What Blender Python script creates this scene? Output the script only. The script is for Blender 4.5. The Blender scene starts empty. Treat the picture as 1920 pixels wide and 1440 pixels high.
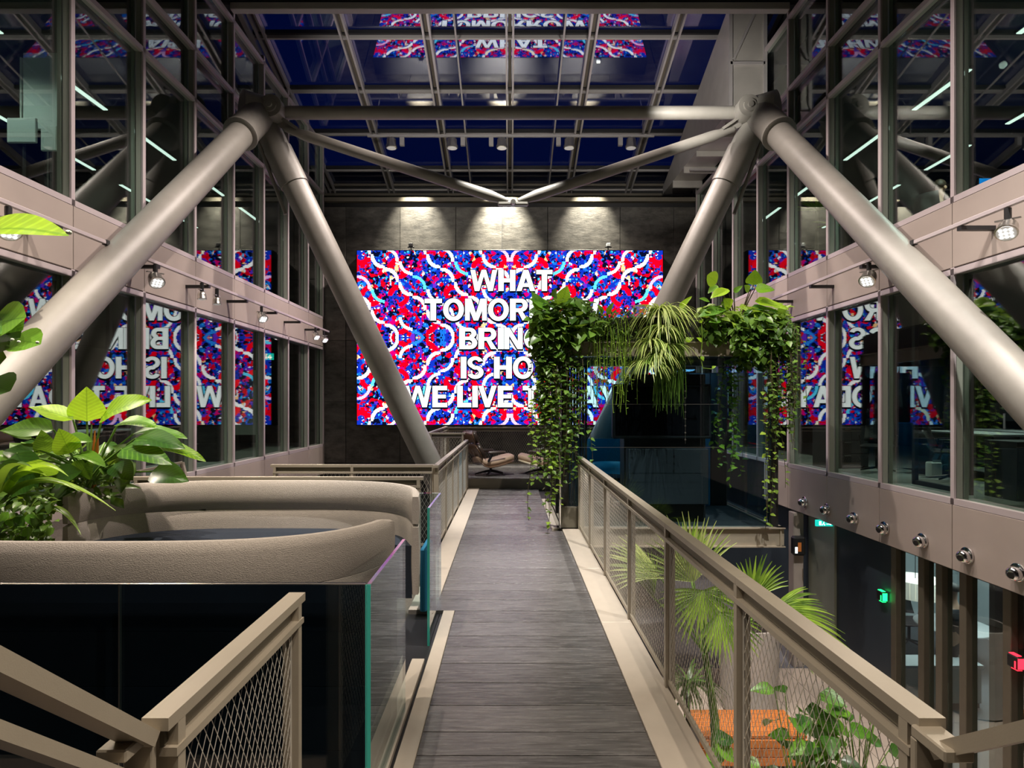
import bpy, math, random
from mathutils import Vector, Matrix

C = bpy.context.scene.collection
R = random.Random(7)
PI = math.pi

# ------------------------------------------------------------------ camera
CAMZ = 1.83
FPX = 1101.0
VX, VY = 956.0, 758.0
cam_d = bpy.data.cameras.new('camera')
cam_d.sensor_fit = 'HORIZONTAL'
cam_d.sensor_width = 36.0
cam_d.lens = FPX / 1920.0 * 36.0
cam_d.shift_x = (960 - VX) / 1920.0
cam_d.shift_y = (VY - 720) / 1920.0
cam_d.clip_start = 0.05
cam_d.clip_end = 300
cam = bpy.data.objects.new('camera', cam_d)
cam.location = (0, 0, CAMZ)
cam.rotation_euler = (PI / 2, 0, 0)
C.objects.link(cam)
bpy.context.scene.camera = cam

# ------------------------------------------------------------------ world: night sky just after dusk
world = bpy.data.worlds.new('night_sky')
bpy.context.scene.world = world
world.use_nodes = True
bg = world.node_tree.nodes['Background']
bg.inputs['Color'].default_value = (0.012, 0.055, 0.42, 1)
bg.inputs['Strength'].default_value = 0.10

# ------------------------------------------------------------------ exposure
vs = bpy.context.scene.view_settings
vs.view_transform = 'Standard'
vs.look = 'None'
vs.gamma = 1
vs.use_curve_mapping = False
vs.exposure = 0.0


def lamp(kind, loc, target, energy, color=(1, 0.9, 0.78), angle=70, blend=0.5, radius=0.05, size=None):
    l = bpy.data.lights.new('lamp_light', kind)
    l.energy = energy
    l.color = color
    if kind == 'SPOT':
        l.spot_size = math.radians(angle)
        l.spot_blend = blend
        l.shadow_soft_size = radius
    elif kind == 'POINT':
        l.shadow_soft_size = radius
    elif kind == 'AREA':
        l.size = size or 1.0
    o = bpy.data.objects.new('lamp_light', l)
    o.location = loc
    d = Vector(target) - Vector(loc)
    o.rotation_euler = d.to_track_quat('-Z', 'Y').to_euler()
    C.objects.link(o)
    return o


WARM = (1.0, 0.86, 0.70)
# uplights that wash the skylight rafters and the duct
for (p, t, e, a) in [((2.6, 9.2, 6.6), (4.7, 13.2, 8.2), 420, 60), ((-3.0, 10.6, 7.5), (-2.0, 15.5, 9.6), 260, 90), ((3.0, 10.6, 7.5), (1.5, 15.5, 9.6), 260, 90), ((0, 11.2, 7.0), (0, 13.0, 10.0), 160, 110)]:
    lamp('SPOT', p, t, e, (1, .93, .86), a, .8, .04)
NEUT = (1.0, 0.95, 0.88)
# ceiling spots under the roof soffit above and behind the viewer, and along the truss beam
for (p, t, e, a) in [
    ((-2.4, 3.2, 9.0), (-2.2, 4.8, 0.9), 460, 46),
    ((0.4, 4.4, 9.0), (0.1, 7.2, 0.0), 1300, 46),
    ((0.0, 9.6, 9.0), (0.0, 11.0, 0.0), 1300, 40),
    ((-4.2, 3.4, 9.0), (-3.9, 5.4, 1.0), 900, 40),
    ((2.6, 5.0, 9.0), (2.4, 8.6, 3.0), 400, 42),
    ((3.6, 3.0, 9.0), (3.2, 8.0, -2.0), 1300, 44),
    ((-1.8, 0.6, 8.8), (-1.1, 2.0, 1.0), 330, 40),
    ((1.8, -0.6, 8.8), (1.0, 2.6, 1.0), 420, 50),
    ((3.4, 0.4, 8.8), (-0.9, 1.3, 1.1), 1050, 24),  # added spot that brightens the sofa side stair handrail from across
    ((-3.4, 0.4, 8.8), (1.1, 1.3, 1.1), 650, 24),  # added spot, likewise, for the palm side stair handrail
]:
    lamp('SPOT', p, t, e * 2.6, NEUT if e == 1300 else WARM, a, 0.6, 0.04)


# ------------------------------------------------------------------ helpers
def PX(px, py, Y):
    return Vector(((px - VX) / FPX * Y, Y, CAMZ - (py - VY) / FPX * Y))


WL = {}          # world location of every object built without rotation


class MB:
    def __init__(s):
        s.v = []
        s.f = []

    def add(s, vs_, fs):
        n = len(s.v)
        s.v += [Vector(p) for p in vs_]
        s.f += [tuple(i + n for i in f) for f in fs]
        return s

    def box(s, x0, x1, y0, y1, z0, z1):
        return s.add([(x0, y0, z0), (x1, y0, z0), (x1, y1, z0), (x0, y1, z0),
                      (x0, y0, z1), (x1, y0, z1), (x1, y1, z1), (x0, y1, z1)],
                     [(0, 3, 2, 1), (4, 5, 6, 7), (0, 1, 5, 4), (1, 2, 6, 5), (2, 3, 7, 6), (3, 0, 4, 7)])

    def bbox(s, x0, x1, y0, y1, z0, z1, b=0.01):
        """box with chamfered edges"""
        b = min(b, abs(x1 - x0) * .45, abs(y1 - y0) * .45, abs(z1 - z0) * .45)
        X, Y, Z = (x0, x1), (y0, y1), (z0, z1)
        vs_ = []
        idx = {}
        for i in (0, 1):
            for j in (0, 1):
                for k in (0, 1):
                    sx, sy, sz = (b if i == 0 else -b), (b if j == 0 else -b), (b if k == 0 else -b)
                    for ax, p in (('x', (X[i], Y[j] + sy, Z[k] + sz)), ('y', (X[i] + sx, Y[j], Z[k] + sz)), ('z', (X[i] + sx, Y[j] + sy, Z[k]))):
                        idx[(i, j, k, ax)] = len(vs_)
                        vs_.append(p)
        f = []
        for i in (0, 1):
            q = [idx[(i, 0, 0, 'x')], idx[(i, 1, 0, 'x')], idx[(i, 1, 1, 'x')], idx[(i, 0, 1, 'x')]]
            f.append(q if i else q[::-1])
            q = [idx[(0, i, 0, 'y')], idx[(0, i, 1, 'y')], idx[(1, i, 1, 'y')], idx[(1, i, 0, 'y')]]
            f.append(q if i else q[::-1])
            q = [idx[(0, 0, i, 'z')], idx[(1, 0, i, 'z')], idx[(1, 1, i, 'z')], idx[(0, 1, i, 'z')]]
            f.append(q if i else q[::-1])
        for a in (0, 1):
            for c in (0, 1):
                f.append([idx[(a, c, 0, 'x')], idx[(a, c, 1, 'x')], idx[(a, c, 1, 'y')], idx[(a, c, 0, 'y')]])
                f.append([idx[(a, 0, c, 'x')], idx[(a, 1, c, 'x')], idx[(a, 1, c, 'z')], idx[(a, 0, c, 'z')]])
                f.append([idx[(0, a, c, 'y')], idx[(1, a, c, 'y')], idx[(1, a, c, 'z')], idx[(0, a, c, 'z')]])
        for i in (0, 1):
            for j in (0, 1):
                for k in (0, 1):
                    f.append([idx[(i, j, k, 'x')], idx[(i, j, k, 'y')], idx[(i, j, k, 'z')]])
        return s.add(vs_, f)

    def bar(s, p0, p1, w, h, up=(0, 0, 1)):
        """rectangular bar from p0 to p1, w sideways, h along up"""
        p0, p1 = Vector(p0), Vector(p1)
        d = (p1 - p0).normalized()
        u = Vector(up)
        sd = d.cross(u)
        if sd.length < 1e-5:
            sd = d.cross(Vector((0, 1, 0)))
        sd.normalize()
        u = sd.cross(d).normalized()
        a, b = sd * (w / 2), u * (h / 2)
        return s.add([p0 - a - b, p0 + a - b, p0 + a + b, p0 - a + b, p1 - a - b, p1 + a - b, p1 + a + b, p1 - a + b],
                     [(0, 1, 2, 3), (4, 7, 6, 5), (0, 4, 5, 1), (1, 5, 6, 2), (2, 6, 7, 3), (3, 7, 4, 0)])

    def tube(s, pts, rad, n=10, caps=True):
        pts = [Vector(p) for p in pts]
        if not hasattr(rad, '__len__'):
            rad = [rad] * len(pts)
        d0 = (pts[1] - pts[0]).normalized()
        ref = Vector((0, 0, 1)) if abs(d0.z) < 0.9 else Vector((1, 0, 0))
        side = d0.cross(ref).normalized()
        rings = []
        for i, p in enumerate(pts):
            if i == 0:
                d = pts[1] - pts[0]
            elif i == len(pts) - 1:
                d = pts[-1] - pts[-2]
            else:
                d = (pts[i + 1] - pts[i]).normalized() + (pts[i] - pts[i - 1]).normalized()
            if d.length < 1e-9:
                d = d0
            d = d.normalized()
            side = (side - d * side.dot(d))
            if side.length < 1e-6:
                side = d.orthogonal()
            side.normalize()
            u = d.cross(side)
            rings.append([p + (side * math.cos(2 * PI * k / n) + u * math.sin(2 * PI * k / n)) * rad[i] for k in range(n)])
        vs_ = [q for r in rings for q in r]
        f = []
        for i in range(len(pts) - 1):
            for k in range(n):
                a, b = i * n + k, i * n + (k + 1) % n
                f.append((a, b, b + n, a + n))
        if caps:
            f.append(tuple(reversed(range(n))))
            f.append(tuple(range((len(pts) - 1) * n, len(pts) * n)))
        return s.add(vs_, f)

    def lathe(s, prof, axis0, axis1, n=20, closed=False):
        """prof: list of (r, t) with t metres along the axis from axis0 towards axis1"""
        a = Vector(axis0)
        d = (Vector(axis1) - a).normalized()
        sd = d.orthogonal().normalized()
        u = d.cross(sd)
        vs_ = []
        for (r, t) in prof:
            for k in range(n):
                an = 2 * PI * k / n
                vs_.append(a + d * t + (sd * math.cos(an) + u * math.sin(an)) * max(r, 1e-4))
        f = []
        for i in range(len(prof) - 1):
            for k in range(n):
                p, q = i * n + k, i * n + (k + 1) % n
                f.append((p, q, q + n, p + n))
        f.append(tuple(reversed(range(n))))
        f.append(tuple(range((len(prof) - 1) * n, len(prof) * n)))
        return s.add(vs_, f)

    def prism(s, poly, vec):
        """polygon (3-D points) swept by vec"""
        n = len(poly)
        a = [Vector(p) for p in poly]
        b = [p + Vector(vec) for p in a]
        f = [tuple(reversed(range(n))), tuple(range(n, 2 * n))]
        for i in range(n):
            j = (i + 1) % n
            f.append((i, j, j + n, i + n))
        return s.add(a + b, f)

    def build(s, name, mat, parent=None, smooth=False, local=False, kind=None):
        me = bpy.data.meshes.new(name)
        if local:
            off = Vector((0, 0, 0))
        elif parent is not None:
            off = WL[parent.name]
        else:
            lo = Vector((min(v.x for v in s.v), min(v.y for v in s.v), min(v.z for v in s.v)))
            hi = Vector((max(v.x for v in s.v), max(v.y for v in s.v), max(v.z for v in s.v)))
            off = (lo + hi) / 2
            off.z = lo.z
        me.from_pydata([tuple(v - off) for v in s.v], [], s.f)
        me.materials.append(mat)
        if smooth:
            me.polygons.foreach_set('use_smooth', [True] * len(me.polygons))
            if smooth != 'all':
                try:
                    me.set_sharp_from_angle(angle=math.radians(40))
                except Exception:
                    pass
        me.update()
        o = bpy.data.objects.new(name, me)
        C.objects.link(o)
        if parent is not None:
            o.parent = parent
            WL[o.name] = WL[parent.name].copy()
        else:
            o.location = off
            WL[o.name] = off.copy()
        if kind:
            o['kind'] = kind
        return o


def thing(name, label, cat, loc=(0, 0, 0), group=None, rz=0.0):
    o = bpy.data.objects.new(name, None)
    o.empty_display_size = 0.1
    C.objects.link(o)
    o.location = loc
    o.rotation_euler = (0, 0, rz)
    WL[o.name] = Vector(loc)
    tag(o, label, cat, group)
    return o


def tag(o, label, cat, group=None):
    o['label'] = label
    o['category'] = cat
    if group:
        o['group'] = group
    return o


def struct(name, loc=(0, 0, 0), label=None):
    o = bpy.data.objects.new(name, None)
    o.empty_display_size = 0.1
    C.objects.link(o)
    o.location = loc
    WL[o.name] = Vector(loc)
    o['kind'] = 'structure'
    if label:
        o['label'] = label
    return o


def smesh(name, mb, mat, label=None):
    o = mb.build(name, mat)
    o['kind'] = 'structure'
    if label:
        o['label'] = label
    return o


def copy_tree(src, parent=None, loc=None, rz=None, label=None):
    c = src.copy()
    C.objects.link(c)
    if parent is not None:
        c.parent = parent
    if loc is not None:
        c.location = loc
    if rz is not None:
        c.rotation_euler = (0, 0, rz)
    if label:
        c['label'] = label
    WL[c.name] = Vector(c.location)
    for ch in list(src.children):
        copy_tree(ch, c)
    return c


def piece(name, src, parent, loc, scale=None):
    """a further piece that shares the mesh of src"""
    o = bpy.data.objects.new(name, src.data)
    C.objects.link(o)
    o.parent = parent
    o.location = loc
    if scale:
        o.scale = scale
    return o


# ------------------------------------------------------------------ materials
class NT:
    def __init__(s, name):
        s.m = bpy.data.materials.new(name)
        s.m.use_nodes = True
        s.t = s.m.node_tree
        s.t.nodes.clear()
        s.out = s.t.nodes.new('ShaderNodeOutputMaterial')

    def n(s, typ, **kw):
        o = s.t.nodes.new('ShaderNode' + typ)
        for k, v in kw.items():
            setattr(o, k, v)
        return o

    def l(s, a, b):
        s.t.links.new(a, b)

    def m_(s, op, a, b=None, c=None, clamp=False):
        o = s.n('Math', operation=op, use_clamp=clamp)
        for i, x in enumerate((a, b, c)):
            if x is None:
                continue
            if isinstance(x, (int, float)):
                o.inputs[i].default_value = x
            else:
                s.l(x, o.inputs[i])
        return o.outputs[0]

    def mix(s, fac, a, b):
        o = s.n('Mix', data_type='RGBA')
        for i, x in ((0, fac), (6, a), (7, b)):
            if isinstance(x, (int, float)):
                o.inputs[i].default_value = x
            elif isinstance(x, tuple):
                o.inputs[i].default_value = (*x, 1) if len(x) == 3 else x
            else:
                s.l(x, o.inputs[i])
        return o.outputs[2]

    def ramp(s, fac, stops, interp='CONSTANT'):
        o = s.n('ValToRGB')
        cr = o.color_ramp
        cr.interpolation = interp
        while len(cr.elements) < len(stops):
            cr.elements.new(0.5)
        for e, (p, c) in zip(cr.elements, stops):
            e.position = p
            e.color = (*c, 1)
        s.l(fac, o.inputs[0])
        return o.outputs[0]


def mat(name, col, rough=0.5, metal=0.0, var=0.0, scale=8.0, bump=0.0, bscale=60.0, emit=None, estr=0.0, spec=0.5, stretch=None, coat=0.0):
    t = NT(name)
    p = t.n('BsdfPrincipled')
    t.l(p.outputs[0], t.out.inputs[0])
    p.inputs['Roughness'].default_value = rough
    p.inputs['Metallic'].default_value = metal
    p.inputs['Specular IOR Level'].default_value = spec
    p.inputs['Coat Weight'].default_value = coat
    tc = t.n('TexCoord')
    src = tc.outputs['Object']
    if stretch:
        mp = t.n('Mapping')
        mp.inputs['Scale'].default_value = stretch
        t.l(src, mp.inputs[0])
        src = mp.outputs[0]
    if var > 0:
        nz = t.n('TexNoise')
        nz.inputs['Scale'].default_value = scale
        nz.inputs['Detail'].default_value = 4
        t.l(src, nz.inputs['Vector'])
        oi = t.n('ObjectInfo')
        f = t.m_('ADD', t.m_('MULTIPLY', nz.outputs[0], 0.8), t.m_('MULTIPLY', oi.outputs['Random'], 0.25))
        dk = tuple(c * (1 - var) for c in col)
        lt = tuple(min(1, c * (1 + var)) for c in col)
        t.l(t.ramp(f, [(0.25, dk), (0.75, lt)], 'LINEAR'), p.inputs['Base Color'])
    else:
        p.inputs['Base Color'].default_value = (*col, 1)
    if bump > 0:
        nb = t.n('TexNoise')
        nb.inputs['Scale'].default_value = bscale
        nb.inputs['Detail'].default_value = 3
        t.l(src, nb.inputs['Vector'])
        b = t.n('Bump')
        b.inputs['Strength'].default_value = bump
        b.inputs['Distance'].default_value = 0.01
        t.l(nb.outputs[0], b.inputs['Height'])
        t.l(b.outputs[0], p.inputs['Normal'])
    if emit:
        p.inputs['Emission Color'].default_value = (*emit, 1)
        p.inputs['Emission Strength'].default_value = estr
    return t.m


def glass(name, tint=(0.8, 0.9, 0.88), base=0.04, k=1.0, gcol=(1, 1, 1)):
    """coated flat glazing: a sharp mirror reflection over straight see-through"""
    t = NT(name)
    tr = t.n('BsdfTransparent')
    tr.inputs[0].default_value = (*tint, 1)
    gl = t.n('BsdfGlossy')
    gl.inputs['Roughness'].default_value = 0.0
    gl.inputs['Color'].default_value = (*gcol, 1)
    ge = t.n('NewGeometry')
    dt = t.n('VectorMath', operation='DOT_PRODUCT')
    t.l(ge.outputs['Normal'], dt.inputs[0])
    t.l(ge.outputs['Incoming'], dt.inputs[1])
    c1 = t.m_('SUBTRACT', 1.0, t.m_('ABSOLUTE', dt.outputs['Value']), clamp=True)
    f = t.m_('ADD', t.m_('MULTIPLY', t.m_('POWER', c1, 5.0), k * (1 - base)), base, clamp=True)
    mx = t.n('MixShader')
    t.l(f, mx.inputs[0])
    t.l(tr.outputs[0], mx.inputs[1])
    t.l(gl.outputs[0], mx.inputs[2])
    t.l(mx.outputs[0], t.out.inputs[0])
    return t.m


def filmglass(name, tint, col, k):
    t = NT(name)
    tr, df, mx = t.n('BsdfTransparent'), t.n('BsdfDiffuse'), t.n('MixShader')
    tr.inputs[0].default_value = (*tint, 1)
    df.inputs[0].default_value = (*col, 1)
    mx.inputs[0].default_value = k
    t.l(tr.outputs[0], mx.inputs[1])
    t.l(df.outputs[0], mx.inputs[2])
    t.l(mx.outputs[0], t.out.inputs[0])
    return t.m


def leafmat(name, c0, c1, trans=0.45, rough=0.38, island=False):
    t = NT(name)
    p = t.n('BsdfPrincipled')
    p.inputs['Roughness'].default_value = rough
    tl = t.n('BsdfTranslucent')
    mx = t.n('MixShader')
    mx.inputs[0].default_value = trans
    if island:
        g = t.n('NewGeometry')
        r = g.outputs['Random Per Island']
    else:
        oi = t.n('ObjectInfo')
        r = oi.outputs['Random']
    tc = t.n('TexCoord')
    wv = t.n('TexNoise')
    wv.inputs['Scale'].default_value = 9.0
    wv.inputs['Detail'].default_value = 3
    t.l(tc.outputs['Object'], wv.inputs['Vector'])
    f = t.m_('ADD', t.m_('MULTIPLY', r, 0.75), t.m_('MULTIPLY', t.m_('SUBTRACT', wv.outputs[0], 0.35), 0.6))
    col = t.ramp(f, [(0.05, c0), (0.85, c1)], 'LINEAR')
    if not island:        # pale side veins and a dark midrib on the large leaves
        sx = t.n('SeparateXYZ')
        t.l(tc.outputs['Object'], sx.inputs[0])
        ax = t.m_('ABSOLUTE', sx.outputs[0])
        st = t.m_('SINE', t.m_('MULTIPLY', t.m_('SUBTRACT', sx.outputs[1], t.m_('MULTIPLY', ax, 0.8)), 62.0))
        col = t.mix(t.m_('MULTIPLY', t.m_('GREATER_THAN', st, 0.55), 0.30), col, tuple(min(1, c * 1.5) for c in c1))
        col = t.mix(t.m_('MULTIPLY', t.m_('LESS_THAN', ax, 0.012), 0.55), col, c0)
    t.l(col, p.inputs['Base Color'])
    t.l(t.mix(0.35, col, (0.55, 0.8, 0.05)), tl.inputs['Color'])
    t.l(p.outputs[0], mx.inputs[1])
    t.l(tl.outputs[0], mx.inputs[2])
    t.l(mx.outputs[0], t.out.inputs[0])
    return t.m


M = {}
M['tube'] = mat('painted_steel', (0.235, 0.225, 0.20), 0.42, 0.0, 0.10, 5, 0.15, 260)
M['bronze'] = mat('bronze_metal', (0.36, 0.315, 0.25), 0.42, 0.25, 0.06, 6, 0.05, 300)
M['bronze_dark'] = mat('dark_bronze_metal', (0.13, 0.115, 0.085), 0.5, 0.2, 0.1, 6)
M['panel'] = mat('taupe_panel', (0.38, 0.325, 0.29), 0.55, 0.1, 0.05, 3, 0.04, 200)
M['mullion'] = mat('mullion_cap', (0.52, 0.46, 0.47), 0.4, 0.2)
M['fin'] = mat('mullion_fin', (0.30, 0.33, 0.28), 0.45, 0.1)
M['black'] = mat('black_metal', (0.012, 0.012, 0.013), 0.45)
M['dark'] = mat('dark_void', (0.02, 0.02, 0.02), 0.8)
M['soffit'] = mat('dark_soffit', (0.018, 0.017, 0.016), 0.7)
M['beam'] = mat('pale_beam', (0.42, 0.41, 0.38), 0.5)
M['rafter'] = mat('rafter_aluminium', (0.45, 0.43, 0.42), 0.4, 0.3)
M['duct'] = mat('galvanised_duct', (0.46, 0.44, 0.40), 0.45, 0.3, 0.12, 3, 0.1, 40)
M['chrome'] = mat('chrome', (0.75, 0.75, 0.76), 0.12, 1.0)
M['steel'] = mat('brushed_steel', (0.6, 0.58, 0.54), 0.3, 1.0)
M['wire'] = mat('steel_wire', (0.62, 0.59, 0.53), 0.35, 0.6)
M['blue_film'] = filmglass('blue_film_glass', (0.25, 0.65, 0.85), (0.02, 0.30, 0.50), 0.30)
M['sofa'] = mat('beige_wool', (0.43, 0.385, 0.345), 0.9, 0, 0.07, 30, 0.6, 130, stretch=(1, 1, 2.5))
M['navy'] = mat('navy_wool', (0.010, 0.018, 0.034), 0.85, 0, 0.2, 40, 0.4, 200)
M['navy_panel'] = mat('navy_panel', (0.0025, 0.005, 0.010), 0.9, 0, 0.3, 3, spec=0.1)
M['carpet'] = mat('brown_carpet', (0.16, 0.12, 0.10), 0.95, 0, 0.5, 60, 0.5, 220)
M['office_carpet'] = mat('grey_carpet', (0.20, 0.215, 0.20), 0.95, 0, 0.35, 50, 0.4, 200)
M['tile'] = mat('beige_tile', (0.50, 0.41, 0.34), 0.5, 0, 0.06, 4)
M['ground'] = mat('grey_ground', (0.17, 0.165, 0.18), 0.6, 0, 0.15, 3)
M['kerb'] = mat('cream_kerb', (0.54, 0.475, 0.40), 0.5, 0.15, 0.05, 9)
M['white'] = mat('white_board', (0.5, 0.55, 0.52), 0.5)
M['wall_dark'] = mat('dark_wall', (0.035, 0.036, 0.036), 0.8)
M['wall_blue'] = mat('dark_blue_wall', (0.035, 0.048, 0.062), 0.35, 0, 0.15, 1.5)
M['soil'] = mat('potting_soil', (0.03, 0.022, 0.016), 0.95, 0, 0.4, 30, 0.6, 60)
M['orange'] = mat('orange_wood', (0.55, 0.17, 0.035), 0.45, 0, 0.25, 6, stretch=(1, 8, 8))
M['pot'] = mat('pale_pot', (0.42, 0.38, 0.35), 0.7, 0, 0.1, 5)
M['leather'] = mat('dark_leather', (0.05, 0.033, 0.025), 0.35, 0, 0.2, 14)
M['tan'] = mat('tan_leather', (0.42, 0.30, 0.21), 0.5, 0, 0.12, 14)
M['walnut'] = mat('walnut_shell', (0.10, 0.055, 0.03), 0.3)
M['cream_shell'] = mat('cream_shell', (0.50, 0.43, 0.30), 0.4)
M['teal_edge'] = mat('teal_glass_edge', (0.05, 0.42, 0.36), 0.15, 0, emit=(0.02, 0.30, 0.25), estr=0.0)
M['teal_chair'] = mat('turquoise_shell', (0.05, 0.42, 0.62), 0.4)
M['blue_panel'] = mat('blue_glow_paint', (0.012, 0.17, 0.32), 0.8)  # blue paint standing in for blue glow and reflection in glass
M['strip'] = mat('tube_light', (1, 1, 1), 0.5, emit=(0.85, 1.0, 0.92), estr=1.6)
M['lens'] = mat('lamp_lens', (1, 1, 1), 0.5, emit=(1, 0.97, 0.9), estr=0.16)
M['led'] = mat('lamp_led', (1, 1, 1), 0.5, emit=(1, 0.98, 0.95), estr=3.0)
M['exit'] = mat('exit_sign_teal', (0, .3, .25), 0.5, emit=(0.01, 0.62, 0.50), estr=1.1)
M['exit_white'] = mat('exit_sign_white', (1, 1, 1), 0.5, emit=(0.9, 1, 1), estr=1.2)
M['green_led'] = mat('green_led', (0, 1, .2), 0.5, emit=(0.01, 1.0, 0.16), estr=4.0)
M['red_led'] = mat('red_led', (1, 0, 0), 0.5, emit=(1.0, 0.02, 0.04), estr=3.5)
M['blue_screen'] = mat('blue_screen', (0, .2, .8), 0.5, emit=(0.005, 0.27, 0.85), estr=1.1)
M['shade'] = mat('lamp_shade', (0.85, 0.82, 0.75), 0.8, emit=(1, 0.93, 0.82), estr=0.45)
M['room_wall'] = mat('pale_room_wall', (0.62, 0.68, 0.70), 0.8)
M['table_top'] = mat('pale_table', (0.6, 0.62, 0.63), 0.4)
M['skin'] = mat('skin', (0.55, 0.32, 0.22), 0.5)
M['hair'] = mat('brown_hair', (0.045, 0.024, 0.010), 0.6, 0, 0.4, 40)
M['hair_dark'] = mat('dark_hair', (0.015, 0.012, 0.01), 0.6)
M['shirt'] = mat('pale_shirt', (0.62, 0.68, 0.74), 0.8)
M['suit'] = mat('dark_suit', (0.012, 0.014, 0.02), 0.8)
M['mesh_fabric'] = mat('black_mesh_fabric', (0.01, 0.01, 0.011), 0.7)
M['stem'] = mat('green_stem', (0.16, 0.30, 0.05), 0.5)
M['stem_dark'] = mat('brown_stem', (0.06, 0.045, 0.02), 0.6)
M['sheath'] = mat('orange_sheath', (0.55, 0.16, 0.02), 0.5)
M['bud'] = mat('white_bud', (0.7, 0.75, 0.6), 0.5)
M['window'] = glass('window_glass', (0.80, 0.88, 0.84), 0.145)
M['sky_glass'] = glass('skylight_glass', (0.72, 0.78, 0.95), 0.24)
M['bal_glass'] = glass('balustrade_glass', (0.85, 0.94, 0.95), 0.045)
M['pod_glass'] = glass('pod_glass', (0.80, 0.90, 0.94), 0.03)
M['leaf_bright'] = leafmat('bright_leaf', (0.10, 0.28, 0.01), (0.42, 0.66, 0.03), 0.5)
M['leaf_mid'] = leafmat('mid_leaf', (0.03, 0.13, 0.012), (0.16, 0.36, 0.03), 0.35)
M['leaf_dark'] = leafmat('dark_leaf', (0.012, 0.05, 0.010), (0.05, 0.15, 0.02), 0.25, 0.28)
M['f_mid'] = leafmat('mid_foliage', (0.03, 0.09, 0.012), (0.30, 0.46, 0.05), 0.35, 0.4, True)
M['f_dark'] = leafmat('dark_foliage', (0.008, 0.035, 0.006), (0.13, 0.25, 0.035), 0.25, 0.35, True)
M['f_strap'] = leafmat('strap_foliage', (0.12, 0.22, 0.03), (0.55, 0.62, 0.20), 0.3, 0.45, True)
M['f_bright'] = leafmat('bright_foliage', (0.10, 0.26, 0.01), (0.45, 0.66, 0.04), 0.45, 0.4, True)


def stone_mat():
    t = NT('dark_stone')
    p = t.n('BsdfPrincipled')
    t.l(p.outputs[0], t.out.inputs[0])
    tc = t.n('TexCoord')
    mp = t.n('Mapping')
    mp.inputs['Scale'].default_value = (1.0, 1.0, 2.2)
    t.l(tc.outputs['Object'], mp.inputs[0])
    a = t.n('TexNoise')
    a.inputs['Scale'].default_value = 2.2
    a.inputs['Detail'].default_value = 9
    a.inputs['Roughness'].default_value = 0.68
    t.l(mp.outputs[0], a.inputs['Vector'])
    oi = t.n('ObjectInfo')
    f = t.m_('ADD', a.outputs[0], t.m_('MULTIPLY', t.m_('SUBTRACT', oi.outputs['Random'], 0.5), 0.12))
    t.l(t.ramp(f, [(0.32, (0.045, 0.043, 0.038)), (0.70, (0.16, 0.15, 0.13))], 'LINEAR'), p.inputs['Base Color'])
    p.inputs['Roughness'].default_value = 0.42
    p.inputs['Metallic'].default_value = 0.35
    b = t.n('Bump')
    b.inputs['Strength'].default_value = 0.55
    b.inputs['Distance'].default_value = 0.03
    t.l(a.outputs[0], b.inputs['Height'])
    t.l(b.outputs[0], p.inputs['Normal'])
    return t.m


def wood_mat():
    t = NT('grey_oak_plank')
    p = t.n('BsdfPrincipled')
    t.l(p.outputs[0], t.out.inputs[0])
    tc = t.n('TexCoord')
    oi = t.n('ObjectInfo')
    ad = t.n('VectorMath', operation='ADD')
    t.l(tc.outputs['Object'], ad.inputs[0])
    cx = t.n('CombineXYZ')
    t.l(t.m_('MULTIPLY', oi.outputs['Random'], 40.0), cx.inputs[0])
    t.l(t.m_('MULTIPLY', oi.outputs['Random'], 13.0), cx.inputs[1])
    t.l(cx.outputs[0], ad.inputs[1])
    mp = t.n('Mapping')
    mp.inputs['Scale'].default_value = (1.3, 16.0, 1.0)
    t.l(ad.outputs[0], mp.inputs[0])
    a = t.n('TexNoise')
    a.inputs['Scale'].default_value = 3.0
    a.inputs['Detail'].default_value = 8
    a.inputs['Roughness'].default_value = 0.65
    a.inputs['Distortion'].default_value = 0.6
    t.l(mp.outputs[0], a.inputs['Vector'])
    f = t.m_('ADD', a.outputs[0], t.m_('MULTIPLY', t.m_('SUBTRACT', oi.outputs['Random'], 0.5), 0.22))
    t.l(t.ramp(f, [(0.28, (0.060, 0.056, 0.055)), (0.5, (0.130, 0.124, 0.124)), (0.75, (0.20, 0.193, 0.193))], 'LINEAR'), p.inputs['Base Color'])
    rr = t.n('MapRange')
    rr.inputs[3].default_value = 0.16
    rr.inputs[4].default_value = 0.36
    t.l(a.outputs[0], rr.inputs[0])
    t.l(rr.outputs[0], p.inputs['Roughness'])
    b = t.n('Bump')
    b.inputs['Strength'].default_value = 0.35
    b.inputs['Distance'].default_value = 0.006
    t.l(a.outputs[0], b.inputs['Height'])
    t.l(b.outputs[0], p.inputs['Normal'])
    return t.m


M['stone'] = stone_mat()
M['wood'] = wood_mat()
LED = 1.7


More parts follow.
